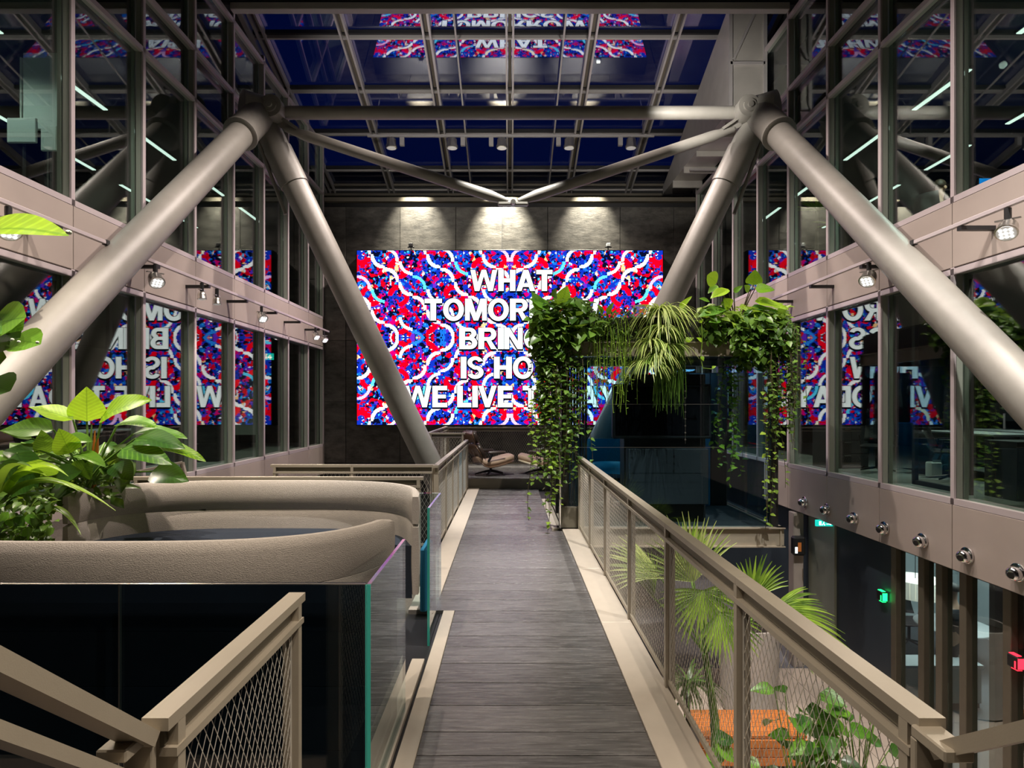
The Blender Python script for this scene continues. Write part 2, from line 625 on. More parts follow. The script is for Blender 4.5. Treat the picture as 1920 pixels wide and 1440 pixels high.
def display_mat():
    """LED wall picture: mosaic of red, blue and black chips under wavy white quarter-circle bands"""
    t = NT('led_picture')
    em = t.n('Emission')
    em.inputs['Strength'].default_value = LED
    t.l(em.outputs[0], t.out.inputs[0])
    tc = t.n('TexCoord')
    sp = t.n('SeparateXYZ')
    t.l(tc.outputs['Object'], sp.inputs[0])
    T = 2 * 286.5 * 15.8 / FPX / 22
    pxs = 0.022

    def snap(x):
        return t.m_('MULTIPLY', t.m_('ADD', t.m_('FLOOR', t.m_('DIVIDE', x, pxs)), 0.5), pxs)
    u = t.m_('ABSOLUTE', snap(sp.outputs[0]))
    v = t.m_('ABSOLUTE', snap(sp.outputs[2]))
    U = t.m_('DIVIDE', u, T)
    V = t.m_('DIVIDE', v, T)

    def bands(U, V, phase, period, direct, r0, hw):
        a, b = t.m_('FLOOR', U), t.m_('FLOOR', V)
        f, g = t.m_('SUBTRACT', U, a), t.m_('SUBTRACT', V, b)
        par = t.m_('MODULO', t.m_('ADD', a, 1000.0), 2.0)           # 1 for odd columns
        if direct > 0:   # bands falling towards the centre: centre (1,0) on even, (0,1) on odd columns
            cx_ = t.m_('SUBTRACT', 1.0, par)
            cy_ = par
            key = t.m_('SUBTRACT', a, b)
        else:
            cx_ = par
            cy_ = par
            key = t.m_('ADD', a, b)
        dx, dy = t.m_('SUBTRACT', f, cx_), t.m_('SUBTRACT', g, cy_)
        d = t.m_('SQRT', t.m_('ADD', t.m_('MULTIPLY', dx, dx), t.m_('MULTIPLY', dy, dy)))
        ring = t.m_('LESS_THAN', t.m_('ABSOLUTE', t.m_('SUBTRACT', d, r0)), hw)
        on = t.m_('LESS_THAN', t.m_('ABSOLUTE', t.m_('SUBTRACT', t.m_('MODULO', t.m_('ADD', key, 1000.0 * period + phase), float(period)), 0.0)), 0.5)
        cb = t.n('CombineXYZ')
        t.l(a, cb.inputs[0])
        t.l(b, cb.inputs[1])
        cb.inputs[2].default_value = phase + direct
        wn = t.n('TexWhiteNoise')
        t.l(cb.outputs[0], wn.inputs['Vector'])
        return t.m_('MULTIPLY', ring, on), wn.outputs['Value']

    # chips
    cb = t.n('CombineXYZ')
    t.l(u, cb.inputs[0])
    t.l(v, cb.inputs[1])
    vo = t.n('TexVoronoi')
    vo.inputs['Scale'].default_value = 8.5
    vo.inputs['Randomness'].default_value = 1.0
    t.l(cb.outputs[0], vo.inputs['Vector'])
    sc = t.n('SeparateColor')
    t.l(vo.outputs['Color'], sc.inputs[0])
    nz = t.n('TexNoise')
    nz.inputs['Scale'].default_value = 1.5
    nz.inputs['Detail'].default_value = 1
    t.l(cb.outputs[0], nz.inputs['Vector'])
    blue, dkb, red, sky = (0.005, 0.028, 0.42), (0.002, 0.003, 0.018), (0.62, 0.0, 0.010), (0.009, 0.14, 0.60)
    fac = t.m_('ADD', sc.outputs[0], t.m_('MULTIPLY', t.m_('SUBTRACT', nz.outputs[0], 0.5), 0.7), clamp=True)
    chips = t.ramp(fac, [(0, blue), (0.14, dkb), (0.24, sky), (0.33, blue), (0.44, (0.12, 0.02, 0.48)), (0.50, dkb), (0.58, red),
                         (0.72, blue), (0.78, (0.55, 0.0, 0.14)), (0.84, red), (0.955, (0.75, 0.85, 0.95)), (0.975, (0.95, 0.55, 0.25))])
    vo2 = t.n('TexVoronoi')
    vo2.inputs['Scale'].default_value = 24.0
    t.l(cb.outputs[0], vo2.inputs['Vector'])
    s2 = t.n('SeparateColor')
    t.l(vo2.outputs['Color'], s2.inputs[0])
    fine = t.ramp(s2.outputs[0], [(0, dkb), (0.28, blue), (0.5, red), (0.62, (0.03, 0.45, 0.85)), (0.72, (0.8, 0.85, 0.95)), (0.80, dkb)])
    col = t.mix(t.m_('GREATER_THAN', s2.outputs[1], 0.80), chips, fine)
    # red bands across, then blue, then the white bands
    rb, rn = bands(U, V, 1, 2, -1, 0.62, 0.17)
    col = t.mix(t.m_('MULTIPLY', rb, t.m_('GREATER_THAN', rn, 0.45)), col, (0.92, 0.0, 0.012))
    V2 = t.m_('ADD', V, 0.5)
    cbn, cn = bands(U, V2, 2, 4, 1, 0.90, 0.11)
    ccol = t.ramp(cn, [(0, (0.02, 0.20, 0.75)), (0.22, (0.10, 0.62, 0.90)), (0.42, (1, 1, 1)), (0.85, (0.9, 0.5, 0.85))])
    col = t.mix(t.m_('MULTIPLY', cbn, t.m_('GREATER_THAN', cn, 0.06)), col, ccol)
    wb, wn_ = bands(U, V, 0, 4, 1, 0.93, 0.125)
    wcol = t.ramp(wn_, [(0, (1, 1, 1)), (0.72, (1, 0.88, 0.62)), (0.88, (1, 1, 1))])
    col = t.mix(wb, col, wcol)
    t.l(col, em.inputs['Color'])
    return t.m


M['display'] = display_mat()
M['letter'] = mat('lit_letter', (0, 0, 0), 0.6, emit=(0.95, 1.0, 0.98), estr=LED)
M['letter_shadow'] = mat('letter_shadow', (0, 0, 0), 0.6, emit=(0.004, 0.004, 0.012), estr=1.0)

# ================================================================== STRUCTURE
GZ = -2.9            # ground floor
YS = 15.8            # front of the display
WX = 5.15            # face of the side walls
YB = 16.3            # face of the back wall


def skyz(Y):
    return 10.86 - 0.297 * (Y - 10.87)


# ground
smesh('floor', MB().box(-12, 2.9, -4, 19, GZ - .1, GZ), M['ground'], 'dark grey ground floor under the bridge')
smesh('floor', MB().box(2.9, 12, -4, 19, GZ - .1, GZ), M['ground'], 'grey floor of the ground level')
fl = struct('floor', (4, 6, GZ), 'pale beige tiled floor below the bridge railing')
t0 = None
for i in range(6):
    for j in range(14):
        x, y = 2.2 + i * .6, 2.4 + j * .6
        if t0 is None:
            t0 = MB().bbox(-.297, .297, -.297, .297, 0, .012, .003).build('tile', M['tile'], fl, local=True)
            t0.location = (x - 4, y - 6, 0)
        else:
            piece('tile', t0, fl, (x - 4, y - 6, 0))

# back wall with stone cladding
wb = struct('wall_back', (0, YB, 0), 'back wall of dark mottled stone slabs around the display')
MB().box(-5.6, 5.6, YB + .03, YB + .4, GZ, 7.31).build('backing', M['wall_dark'], wb)
ce = [-5.2, -4.55, -3.05, -1.5, -.22, 1.05, 3.06, 4.55, 5.2]
ze = [.2, 1.9, 3.6, 5.3, 7.31]
for a, b in zip(ce, ce[1:]):
    for c, d in zip(ze, ze[1:]):
        MB().bbox(a + .006, b - .006, YB, YB + .035, c + .006, d - .006, .004).build('panel', M['stone'], wb)
MB().box(-5.2, 5.2, YB - .05, YB + .4, 7.45, 7.56).build('ledge_beam', M['bronze_dark'], wb)
MB().box(-5.2, 5.2, YB + .1, YB + .4, 7.31, 7.45).build('shadow_gap', M['black'], wb)
smesh('wall_rear', MB().box(-12, 12, -4.2, -4, GZ, 9.3), M['wall_dark'], 'dark wall behind the stairs')

# upper louvre wall behind the skylight
wl_ = struct('wall_upper', (0, 18.4, 7.4), 'dark upper wall with horizontal bars behind the skylight edge')
MB().box(-6, 6, 18.4, 18.6, 7.2, 9.2).build('backing', M['dark'], wl_)
MB().box(-6, 6, 16.7, 18.6, 7.2, 7.3).build('backing', M['dark'], wl_)
for z in (7.62, 7.95, 8.3, 8.6):
    MB().box(-5.8, 5.8, 18.2, 18.38, z, z + .07).build('louver', M['bronze_dark'], wl_)

# roof
smesh('ceiling', MB().box(-12, 12, -4.2, 10.74, 9.21, 9.4), M['soffit'], 'dark flat soffit above the viewer')
for s in (-1, 1):
    smesh('ceiling', MB().box(min(s * 5.85, s * 12), max(s * 5.85, s * 12), 10.74, 18.6, 9.21, 9.4), M['soffit'])
smesh('trim_1', MB().bbox(-5.13, 5.13, 10.75, 10.9, 9.07, 9.2, .01), M['beam'], 'pale beam across the top at the skylight edge')
smesh('wall_upstand', MB().box(-6, 6, 10.78, 10.86, 9.22, 11.3), M['dark'], 'dark upstand above the skylight edge')

# skylight
sk = struct('window_5', (0, 14.5, 9.5), 'sloping glass skylight with slim rafters over dark blue sky')
y0, y1 = 10.9, 18.5
for X in (-5.55, -3.7, -1.85, 0, 1.85, 3.7, 5.55):
    for dx in (-.075, .075):
        MB().bar((X + dx, y0, skyz(y0) - .10), (X + dx, y1, skyz(y1) - .10), .045, .16).build('rafter', M['rafter'], sk)
    MB().bar((X, y0, skyz(y0) - .05), (X, y1, skyz(y1) - .05), .08, .05).build('rafter_core', M['bronze_dark'], sk)
for X in (-1.2, 1.2):
    MB().tube([(X, y0, skyz(y0) - .22), (X, y1, skyz(y1) - .22)], .022, 8).build('tie_rod', M['rafter'], sk)
ys = [11.2, 12.6, 14.02, 15.47, 16.92, 18.3]
pur = []
for py in (64, 166, 247, 315):
    k = (VY - py) / FPX
    Yp = (10.86 - CAMZ + .297 * 10.87) / (k + .297)
    pur.append(Yp)
for Yp in pur + [18.4]:
    MB().bar((-5.8, Yp, skyz(Yp) - .06), (5.8, Yp, skyz(Yp) - .06), .06, .1).build('purlin', M['rafter'], sk)
    MB().bar((-5.8, Yp - .1, skyz(Yp - .1) - .05), (5.8, Yp - .1, skyz(Yp - .1) - .05), .07, .08).build('purlin_seat', M['black'], sk)
TILT = -0.012
yy = [y0] + pur + [18.4]
xx = [-5.55, -3.7, -1.85, 0, 1.85, 3.7, 5.55]
for a, b in zip(xx, xx[1:]):
    for c, d in zip(yy, yy[1:]):
        tl = TILT * (d - c) if c == yy[0] else 0.0      # the first row of panes sits a touch steeper
        MB().prism([(a, c, skyz(c) + tl), (b, c, skyz(c) + tl), (b, d, skyz(d)), (a, d, skyz(d))], (0, 0, .02)).build('pane', M['sky_glass'], sk)
for s in (-1, 1):
    MB().bar((s * 5.78, y0, skyz(y0) - .1), (s * 5.78, y1, skyz(y1) - .1), .10, .22).build('edge_rail', M['rafter'], sk)
    MB().prism([(s * 5.84, y0, 9.1), (s * 5.84, y1 + .1, 9.1 if skyz(y1) > 9.1 else skyz(y1)), (s * 5.84, y1 + .1, skyz(y1) + .1), (s * 5.84, y0, skyz(y0) + .1)], (s * .06, 0, 0)).build('upstand', M['dark'], sk)

# side walls: slab bands and glazing
MY = {-1: [6.93 + 1.35 * k for k in range(-4, 8)], 1: [6.84 + 1.35 * k for k in range(-4, 8)]}
win_n = {(-1, 0): 'window_1', (-1, 1): 'window_2', (1, 0): 'window_3', (1, 1): 'window_4'}
for s in (-1, 1):
    side = 'left' if s < 0 else 'right'
    ymul = [y for y in MY[s] if y < YB - .3]
    edges = ymul + [YB]
    wname = struct('wall_' + side, (s * WX, 8, 0), 'taupe metal clad slab bands of the %s wall' % ('stair side' if s < 0 else 'palm side'))
    for (z0, z1, y_end) in ((-.09, .66, YB if s < 0 else 11.9), (3.42, 4.17, YB)):
        for a, b in zip(edges, edges[1:]):
            if a >= y_end - .3:
                continue
            b = min(b, y_end)
            MB().bbox(min(s * WX, s * (WX + .04)), max(s * WX, s * (WX + .04)), a + .005, b - .005, z0, z1, .004).build('panel', M['panel'], wname)
        MB().box(min(s * (WX + .041), s * 5.4), max(s * (WX + .041), s * 5.4), edges[0], YB, z0 - .02, z1).build('backing', M['black'], wname)
    for ti, (z0, z1, trs) in enumerate(((.66, 3.42, [.70, 3.37]), (4.17, 9.15, [4.21, 6.82, 7.66, 8.99]))):
        w = struct(win_n[(s, ti)], (s * WX, 8, z0), '%s storey of full height glazing on the %s' % ('lower' if ti == 0 else 'upper', 'stair side' if s < 0 else 'palm side'))
        cap = fin = None
        for y in ymul + [YB - .04]:
            if cap is None:
                cap = MB().bbox(min(0, s * .03), max(0, s * .03), -.03, .03, 0, z1 - z0, .004).build('mullion', M['mullion'], w, local=True)
                fin = MB().box(min(s * .035, s * .105), max(s * .035, s * .105), -.026, .026, 0, z1 - z0).build('fin', M['fin'], w, local=True)
                fin2 = MB().box(min(s * .130, s * .175), max(s * .130, s * .175), -.026, .026, 0, z1 - z0).build('fin', M['fin'], w, local=True)
                cap.location = fin.location = fin2.location = (0, y - 8, 0)
            else:
                piece('mullion', cap, w, (0, y - 8, 0))
                piece('fin', fin, w, (0, y - 8, 0))
                piece('fin', fin2, w, (0, y - 8, 0))
        for z in trs:
            MB().box(min(s * WX, s * (WX + .05)), max(s * WX, s * (WX + .05)), edges[0], YB, z - .035, z + .035).build('transom', M['mullion'], w)
            MB().box(min(s * (WX + .055), s * 5.262), max(s * (WX + .055), s * 5.262), edges[0], YB, z - .03, z + .03).build('transom_core', M['fin'], w)
        for za, zb in zip(trs, trs[1:]):
            for a, b in zip(edges, edges[1:]):
                MB().box(min(s * 5.266, s * 5.278), max(s * 5.266, s * 5.278), a + .03, b - .03, za + .03, zb - .03).build('pane', M['window'], w)
        if ti == 0:      # black opening sash in the bay nearest the viewer
            a, b = MY[s][4], MY[s][5]
            f = MB()
            X0, X1 = s * 5.40, s * 5.45
            lo, hi = min(X0, X1), max(X0, X1)
            f.box(lo, hi, a + .06, a + .12, .76, 3.3).box(lo, hi, b - .36, b - .30, .76, 3.3).box(lo, hi, a + .06, b - .3, .76, .82).box(lo, hi, a + .06, b - .3, 3.24, 3.3)
            f.build('opening_sash', M['black'], w)
    # offices behind the glass
    sgn = lambda a, b: (min(s * a, s * b), max(s * a, s * b))
    x0, x1 = sgn(5.4, 11.5)
    for (za, zb, name, mt) in ((.45, .62, 'floor', 'office_carpet'), (3.40, 3.6, 'ceiling', 'soffit'), (3.9, 4.14, 'floor', 'office_carpet'),
                               (6.86, 7.0, 'ceiling', 'soffit'), (7.45, 7.6, 'floor', 'dark')):
        smesh(name, MB().box(x0, x1, 0, 18.5, za, zb), M[mt])
    smesh('wall_rear', MB().box(*sgn(5.4, 11.5), 18.5, 18.7, GZ, 9.2), M['wall_dark'])
    if s < 0:
        smesh('wall_outer', MB().box(*sgn(11.5, 11.7), -4, 18.7, GZ, 9.2), M['wall_dark'])
    else:
        smesh('wall_outer', MB().box(*sgn(11.5, 11.7), -4, 18.7, GZ, 4.15), M['wall_dark'])
        smesh('wall_outer', MB().box(*sgn(11.5, 11.7), -4, 18.7, 6.86, 9.2), M['wall_dark'])
        w = struct('window_6', (11.5, 9, 4.15), 'outer office glazing with the blue evening sky behind')
        for k in range(12):
            yk = .5 + 1.5 * k
            MB().box(11.45, 11.6, yk - .12, yk + .12, 4.15, 6.86).build('mullion', M['black'], w)
        MB().box(11.45, 11.6, 0, 18.5, 5.0, 5.08).build('transom', M['black'], w)
        MB().tube([(9.6, 4.5, 6.75), (9.6, 13.5, 4.3)], .17, 12).build('brace', M['tube'], w, smooth=True)
    # ceiling light strips
    ordn = ['nearest the stairs', 'second from the stairs', 'third from the stairs', 'fourth from the stairs', 'third from the display', 'second from the display', 'nearest the display']
    for Xr in (6.85, 8.85):
        for j in range(7):
            yk = 3.2 + j * 2.05 + (0.5 if Xr > 8 else 0)
            lab = 'strip light on the upper ceiling, %s, %s row, %s' % ('sofa side' if s < 0 else 'palm side', 'inner' if Xr < 8 else 'outer', ordn[j])
            L = thing('ceiling_light', lab, 'ceiling light', (s * Xr, yk, 6.83), 'strip lights on the office ceilings')
            MB().box(-.05, .05, -.62, .62, -.005, .03).build('housing', M['black'], L, local=True)
            MB().box(-.038, .038, -.60, .60, -.02, -.006).build('diffuser', M['strip'], L, local=True)

# ------------------------------------------------------------------ bridge deck
br = struct('floor', (0, 6.5, 0), 'footbridge deck of dark grey oak boards')
edgesY = [1.15]
w_ = [.29, .29, .28, .21, .29, .28, .29, .27, .22, .29]
while edgesY[-1] < 12.7:
    edgesY.append(min(12.75, edgesY[-1] + w_[len(edgesY) % len(w_)]))
for a, b in zip(edgesY, edgesY[1:]):
    xl = -.485 if (a + b) / 2 < 5.19 else -.66
    xr = .76 if (a + b) / 2 < 8.57 else .61
    if b - a < .05:
        continue
    MB().bbox(xl, xr, a + .0045, b - .0045, -.03, 0, .001).build('plank', M['wood'], br)
MB().box(-.9, 1.0, 1.0, 12.75, -.3, -.031).build('deck_frame', M['black'], br)
# kerb plates along the deck
t2 = struct('trim_2', (0, 6.5, 0), 'cream metal kerb plates along both edges of the bridge')
for (xa, xb, ya, yb) in ((-.585, -.487, 1.1, 5.18), (-.70, -.61, 1.1, 4.2), (-.90, -.663, 5.2, 12.74), (.763, 1.015, 1.1, 4.9), (.763, 1.015, 4.905, 6.5), (.763, 1.015, 6.505, 8.57), (.613, .70, 8.6, 11.3)):
    MB().bbox(xa, xb, ya, yb, -.06, .012, .003).build('kerb_plate', M['kerb'], t2)
MB().box(-.612, -.584, 1.1, 5.18, -.06, -.02).build('groove', M['black'], t2)

# platform at the far end
pf = struct('floor', (0, 14.2, .21), 'raised lounge platform of dark boards below the display')
for k in range(11):
    a = 12.77 + k * .28
    MB().bbox(-1.72, 3.2, a, a + .274, .18, .21, .003).build('plank', M['wood'], pf)
MB().box(-1.75, 3.2, 12.75, 12.77, -.02, .215).build('riser', M['bronze_dark'], pf)
MB().box(-1.75, 3.2, 12.77, 15.86, -.05, .179).build('platform_frame', M['bronze_dark'], pf)
# landing that carries the sofa booth and the plants
smesh('floor', MB().box(-5.14, -.70, 2.0, 7.42, -.35, -.10), M['carpet'], 'brown speckled carpet under the sofa booth')

# far ground level walls
smesh('wall_ground', MB().box(5.4, 5.5, 8.2, 18.5, GZ, -.12), M['wall_blue'], 'dark blue wall below the slab band on the ground level')
smesh('wall_ground', MB().box(-5.5, -5.4, -4, 18.5, GZ, -.12), M['wall_dark'], 'dark wall of the ground level under the landing')
smesh('ceiling', MB().box(5.2, 11.5, -4, 18.5, -.11, .44), M['soffit'], 'underside of the office floor above the meeting rooms')

# ================================================================== LED DISPLAY
KS = YS / FPX
sz0, sz1 = CAMZ - 38.3 * KS, CAMZ + 288 * KS
sc0 = (0.0, YS + .2, sz0)
scr = thing('led_screen', 'huge glowing display with a red and blue mosaic and white slogan', 'screen', sc0)
szc = (sz0 + sz1) / 2
HW = 286.5 * KS
MB().bbox(-HW - .03, HW + .03, YS + .005, YB - .004, sz0 - .03, sz1 + .03, .006).build('casing', M['black'], scr)
dm = MB().box(-HW, HW, -.01, 0, -(sz1 - sz0) / 2, (sz1 - sz0) / 2)
dob = dm.build('display', M['display'], scr, local=True)
dob.location = Vector((0, YS, szc)) - Vector(sc0)
WL[dob.name] = Vector((0, YS, szc))


# heavy grotesque capitals drawn as flat polygons, unit height
def ring(cx_, cy_, rx, ry, tx, ty, a0, a1, n=18):
    P, F = [], []
    for i in range(n + 1):
        a = math.radians(a0 + (a1 - a0) * i / n)
        P += [(cx_ + rx * math.cos(a), cy_ + ry * math.sin(a)), (cx_ + (rx - tx) * math.cos(a), cy_ + (ry - ty) * math.sin(a))]
    for i in range(n):
        F.append([P[2 * i], P[2 * i + 1], P[2 * i + 3], P[2 * i + 2]])
    return F


def q4(x0, y0_, x1, y1_):
    return [[(x0, y0_), (x1, y0_), (x1, y1_), (x0, y1_)]]


def glyph(ch):
    s, h = .265, .205
    if ch == 'I':
        return .235, q4(0, 0, s, 1)
    if ch == 'T':
        return .80, q4(0, 1 - h, .80, 1) + q4(.4 - s / 2, 0, .4 + s / 2, 1)
    if ch == 'H':
        return .84, q4(0, 0, s, 1) + q4(.84 - s, 0, .84, 1) + q4(0, .41, .84, .60)
    if ch == 'L':
        return .68, q4(0, 0, s, 1) + q4(0, 0, .68, h)
    if ch == 'E':
        return .73, q4(0, 0, s, 1) + q4(0, 0, .73, h) + q4(0, 1 - h, .72, 1) + q4(0, .415, .66, .59)
    if ch == 'A':
        w = .92
        return w, [[(0, 0), (.25, 0), (.575, 1), (.34, 1)], [(w - .25, 0), (w, 0), (w - .34, 1), (w - .575, 1)]] + q4(.2, .19, w - .2, .36)
    if ch == 'V':
        w = .90
        return w, [[(0, 1), (.25, 1), (.56, 0), (.34, 0)], [(w, 1), (w - .25, 1), (w - .56, 0), (w - .34, 0)]]
    if ch == 'W':
        w = 1.32
        g = [[(0, 1), (.235, 1), (.44, 0), (.215, 0)], [(w, 1), (w - .235, 1), (w - .44, 0), (w - .215, 0)]]
        return w, g + [[(.235, 0), (.44, 0), (.75, 1), (.55, 1)], [(w - .235, 0), (w - .44, 0), (w - .75, 1), (w - .55, 1)]]
    if ch == 'M':
        w = 1.0
        return w, q4(0, 0, .215, 1) + q4(w - .215, 0, w, 1) + [[(.0, 1), (.29, 1), (.60, 0), (.40, 0)], [(w, 1), (w - .29, 1), (w - .60, 0), (w - .40, 0)]]
    if ch == 'N':
        w = .84
        return w, q4(0, 0, .22, 1) + q4(w - .22, 0, w, 1) + [[(0, 1), (.24, 1), (w, 0), (w - .24, 0)]]
    if ch == 'O':
        return .96, ring(.48, .5, .48, .52, .235, .19, 0, 360, 32)
    if ch == 'D':
        return .86, q4(0, 0, s, 1) + q4(0, 1 - h, .40, 1) + q4(0, 0, .40, h) + ring(.38, .5, .48, .5, .235, h, -90, 90)
    if ch == 'B':
        return .82, q4(0, 0, s, 1) + q4(0, 1 - .17, .5, 1) + q4(0, 0, .52, .175) + q4(0, .43, .52, .58) + \
            ring(.47, .74, .31, .26, .22, .165, -90, 90) + ring(.50, .29, .32, .29, .23, .175, -90, 90)
    if ch == 'R':
        return .84, q4(0, 0, s, 1) + q4(0, 1 - .18, .5, 1) + q4(0, .39, .5, .56) + ring(.50, .70, .32, .30, .23, .175, -90, 90) + \
            [[(.36, .42), (.56, .44), (.84, 0), (.58, 0)]]
    if ch == 'Y':
        w = .88
        return w, q4(w / 2 - s / 2, 0, w / 2 + s / 2, .46) + [[(0, 1), (.27, 1), (.5, .52), (.32, .40)], [(w, 1), (w - .27, 1), (w - .5, .52), (w - .32, .40)], [(.32, .40), (.56, .40), (.5, .56), (.38, .56)]]
    if ch == 'S':
        return .80, ring(.40, .735, .37, .285, .22, .165, 15, 200, 16) + ring(.40, .735, .37, .285, .22, .165, 200, 262, 6) + \
            ring(.40, .285, .39, .305, .23, .17, 82, -160, 22) + [[(.25, .45), (.42, .59), (.56, .55), (.40, .40)]]
    if ch == 'G':
        return .94, ring(.48, .5, .48, .52, .235, .19, 38, 330, 28) + q4(.50, .36, .94, .52) + q4(.74, 0, .94, .5)
    return .38, []


ROWS = [('WHAT', 882, 1036, 506, 545.5), ('TOMORROW', 796, 1124, 560, 601), ('BRINGS', 861, 1056, 614.5, 654.5), ('IS HOW', 864, 1054, 669, 709.5), ('WE LIVE TODAY', 758, 1158, 723.5, 763.5)]
shadow = MB()
YL = YS - .02
for (txt, pa, pb, pt, pbm) in ROWS:
    A, B = PX(pa, pbm, YL), PX(pb, pt, YL)
    H = B.z - A.z
    tot = sum(glyph(c)[0] for c in txt) + .055 * (len(txt) - 1)
    kx = (B.x - A.x) / tot
    x = A.x
    for ch in txt:
        wd, polys = glyph(ch)
        if polys:
            m = MB()
            for pl in polys:
                pts = [(x + p[0] * kx, YL, A.z + p[1] * H) for p in pl]
                m.add(pts, [tuple(range(len(pts)))])
                for (ox, oz) in ((.02, .012), (-.02, .012), (.016, -.05), (-.01, -.05)):
                    sp_ = [(x + p[0] * kx + ox, YL + .008, A.z + p[1] * H + oz) for p in pl]
                    shadow.add(sp_, [tuple(range(len(sp_)))])
            m.build('letter', M['letter'], dob)
        x += (wd + .055) * kx
shadow.build('letter_shadow', M['letter_shadow'], dob)

# two small sensors on stalks along the top edge of the display
for px, lab in ((771, 'small dark sensor on a stalk atop the display, towards the sofa side'), (1140, 'small pale sensor on a stalk atop the display, above the planted glass cabin')):
    p = PX(px, 469, YS + .1)
    t = thing('sensor', lab, 'sensor', p)
    MB().tube([p, p + Vector((0, -.04, .07))], .014, 6).build('stalk', M['black'], t)
    MB().bbox(p.x - .09, p.x + .09, p.y - .09, p.y - .02, p.z + .055, p.z + .075, .004).build('crossbar', M['black'], t)
    MB().bbox(p.x - .055, p.x + .055, p.y - .10, p.y - .02, p.z + .08, p.z + .17, .01).build('sensor_head', M['black'] if px < 900 else M['white'], t)

# ================================================================== STEEL TRUSS
HN = CAMZ + 5.36
tr = thing('steel_truss', 'grey tubular steel truss with leaning struts and a V shaped tie under the skylight', 'truss', (0, 10.8, 0))
tie_l, tie_r = Vector((-4.25, 10.8, HN)), Vector((4.25, 10.8, HN))
MB().tube([tie_l, tie_r], .118, 20).build('tie_beam', M['tube'], tr, smooth=True)
vb = Vector((0.06, 10.8, CAMZ + (VY - 381) / FPX * 10.8))
for s in (-1, 1):
    nd = Vector((s * 4.52, 10.75, HN - .05))
    # node body
    m = MB()
    m.tube([nd + Vector((s * .30, -.20, .06)), nd + Vector((s * .05, .0, .06)), nd + Vector((-s * .10, .02, -.12))], [.27, .29, .27], 20)
    m.build('node', M['tube'], tr, smooth=True)
    m = MB()
    hub = Vector((s * 4.30, 10.62, HN))
    m.lathe([(.20, 0), (.21, .02), (.21, .34), (.20, .36)], hub - Vector((0, .1, 0)), hub + Vector((0, 1, 0)), 24)
    m.lathe([(.115, 0), (.12, .01), (.12, .06)], hub - Vector((0, .13, 0)), hub + Vector((0, 1, 0)), 20)
    m.lathe([(.05, 0), (.055, .01), (.055, .06)], hub - Vector((0, .16, 0)), hub + Vector((0, 1, 0)), 16)
    m.build('pin', M['tube'], tr, smooth=True)
    # outer strut, towards the viewer along the wall
    d = Vector((s * .16, -3.61, -3.56)).normalized()
    a = nd + Vector((s * .06, 0, 0))
    MB().tube([a, a + d * .95], [.275, .265], 24).build('sleeve', M['tube'], tr, smooth=True)
    MB().lathe([(.268, 0), (.285, .02), (.285, .07), (.235, .10)], a + d * .92, a + d * 3, 24).build('collar', M['tube'], tr, smooth=True)
    MB().tube([a + d * .95, a + d * 8.8], .215, 28).build('outer_strut', M['tube'], tr, smooth=True)
    # inner strut, down to the ground beside the bridge
    p2 = Vector((s * 2.23, 11.1, CAMZ + .58))
    di = (p2 - nd).normalized()
    # direction from two image points at constant depth
    q1 = Vector((s * 4.42, 10.9, CAMZ + 4.95))
    q2 = Vector((s * 1.66, 11.35, CAMZ - .93))
    di = (q2 - q1).normalized()
    MB().tube([q1 - di * .35, q1 + di * 8.8], .24, 28).build('inner_strut', M['tube'], tr, smooth=True)
    MB().tube([q1 + di * .25, q1 + di * .95], [.262, .262], 24).build('gusset_sleeve', M['tube'], tr, smooth=True)
    # thin stay beside the inner strut
    MB().tube([nd + Vector((s * .12, .05, -.45)), nd + Vector((-s * .32, .25, -1.75))], .035, 8).build('stay', M['tube'], tr, smooth=True)
    # V tie
    v0 = Vector((s * 4.12, 10.8, HN - .30))
    dv = (vb - v0).normalized()
    MB().tube([v0, v0 + dv * .12, v0 + dv * .4, vb - dv * .45, vb - dv * .10], [.05, .06, .10, .10, .055], 18).build('diagonal_tie', M['tube'], tr, smooth=True)
    MB().bar(v0 + Vector((s * .12, 0, .12)), v0 + dv * .3, .03, .14).build('fork_plate', M['tube'], tr)
    MB().bar(v0 + Vector((s * .10, -.08, .20)), v0 + dv * .25 + Vector((0, -.08, .05)), .03, .05).build('fork_plate', M['tube'], tr)
MB().bbox(vb.x - .28, vb.x + .28, 10.74, 10.86, vb.z - .05, vb.z + .02, .02).build('saddle', M['tube'], tr)
MB().lathe([(.045, 0), (.05, .01), (.05, .18), (.045, .19)], (vb.x, 10.7, vb.z), (vb.x, 11.7, vb.z), 12).build('bolt', M['steel'], tr, smooth=True)

# ventilation duct under the skylight on the palm side
du = thing('ventilation_duct', 'pale sheet metal ventilation duct hanging under the skylight edge', 'duct', (4.8, 14, 7.6))
prof = [(4.43, 11.9, 7.76), (4.43, 17.0, 7.92), (4.43, 17.0, 8.12), (4.43, 11.9, 9.88)]
MB().prism(prof, (.77, 0, 0)).build('duct_body', M['duct'], du)
for Yk in (12.9, 13.9, 14.9, 15.9):
    MB().box(4.42, 5.21, Yk, Yk + .05, 7.70, 7.78 + .03 * (Yk - 11.9)).build('flange', M['duct'], du)
MB().box(4.46, 5.16, 11.86, 11.9, 7.78, 7.84).build('front_frame', M['rafter'], du)
MB().box(4.43, 4.50, 11.86, 11.9, 7.78, 9.85).build('front_frame', M['rafter'], du)
MB().box(5.13, 5.20, 11.86, 11.9, 7.78, 9.85).build('front_frame', M['rafter'], du)
MB().box(4.46, 5.16, 11.86, 11.9, 8.70, 8.76).build('front_frame', M['rafter'], du)
MB().bar((4.52, 11.87, 8.8), (4.98, 11.87, 9.8), .05, .03, (0, 1, 0)).build('brace', M['rafter'], du)
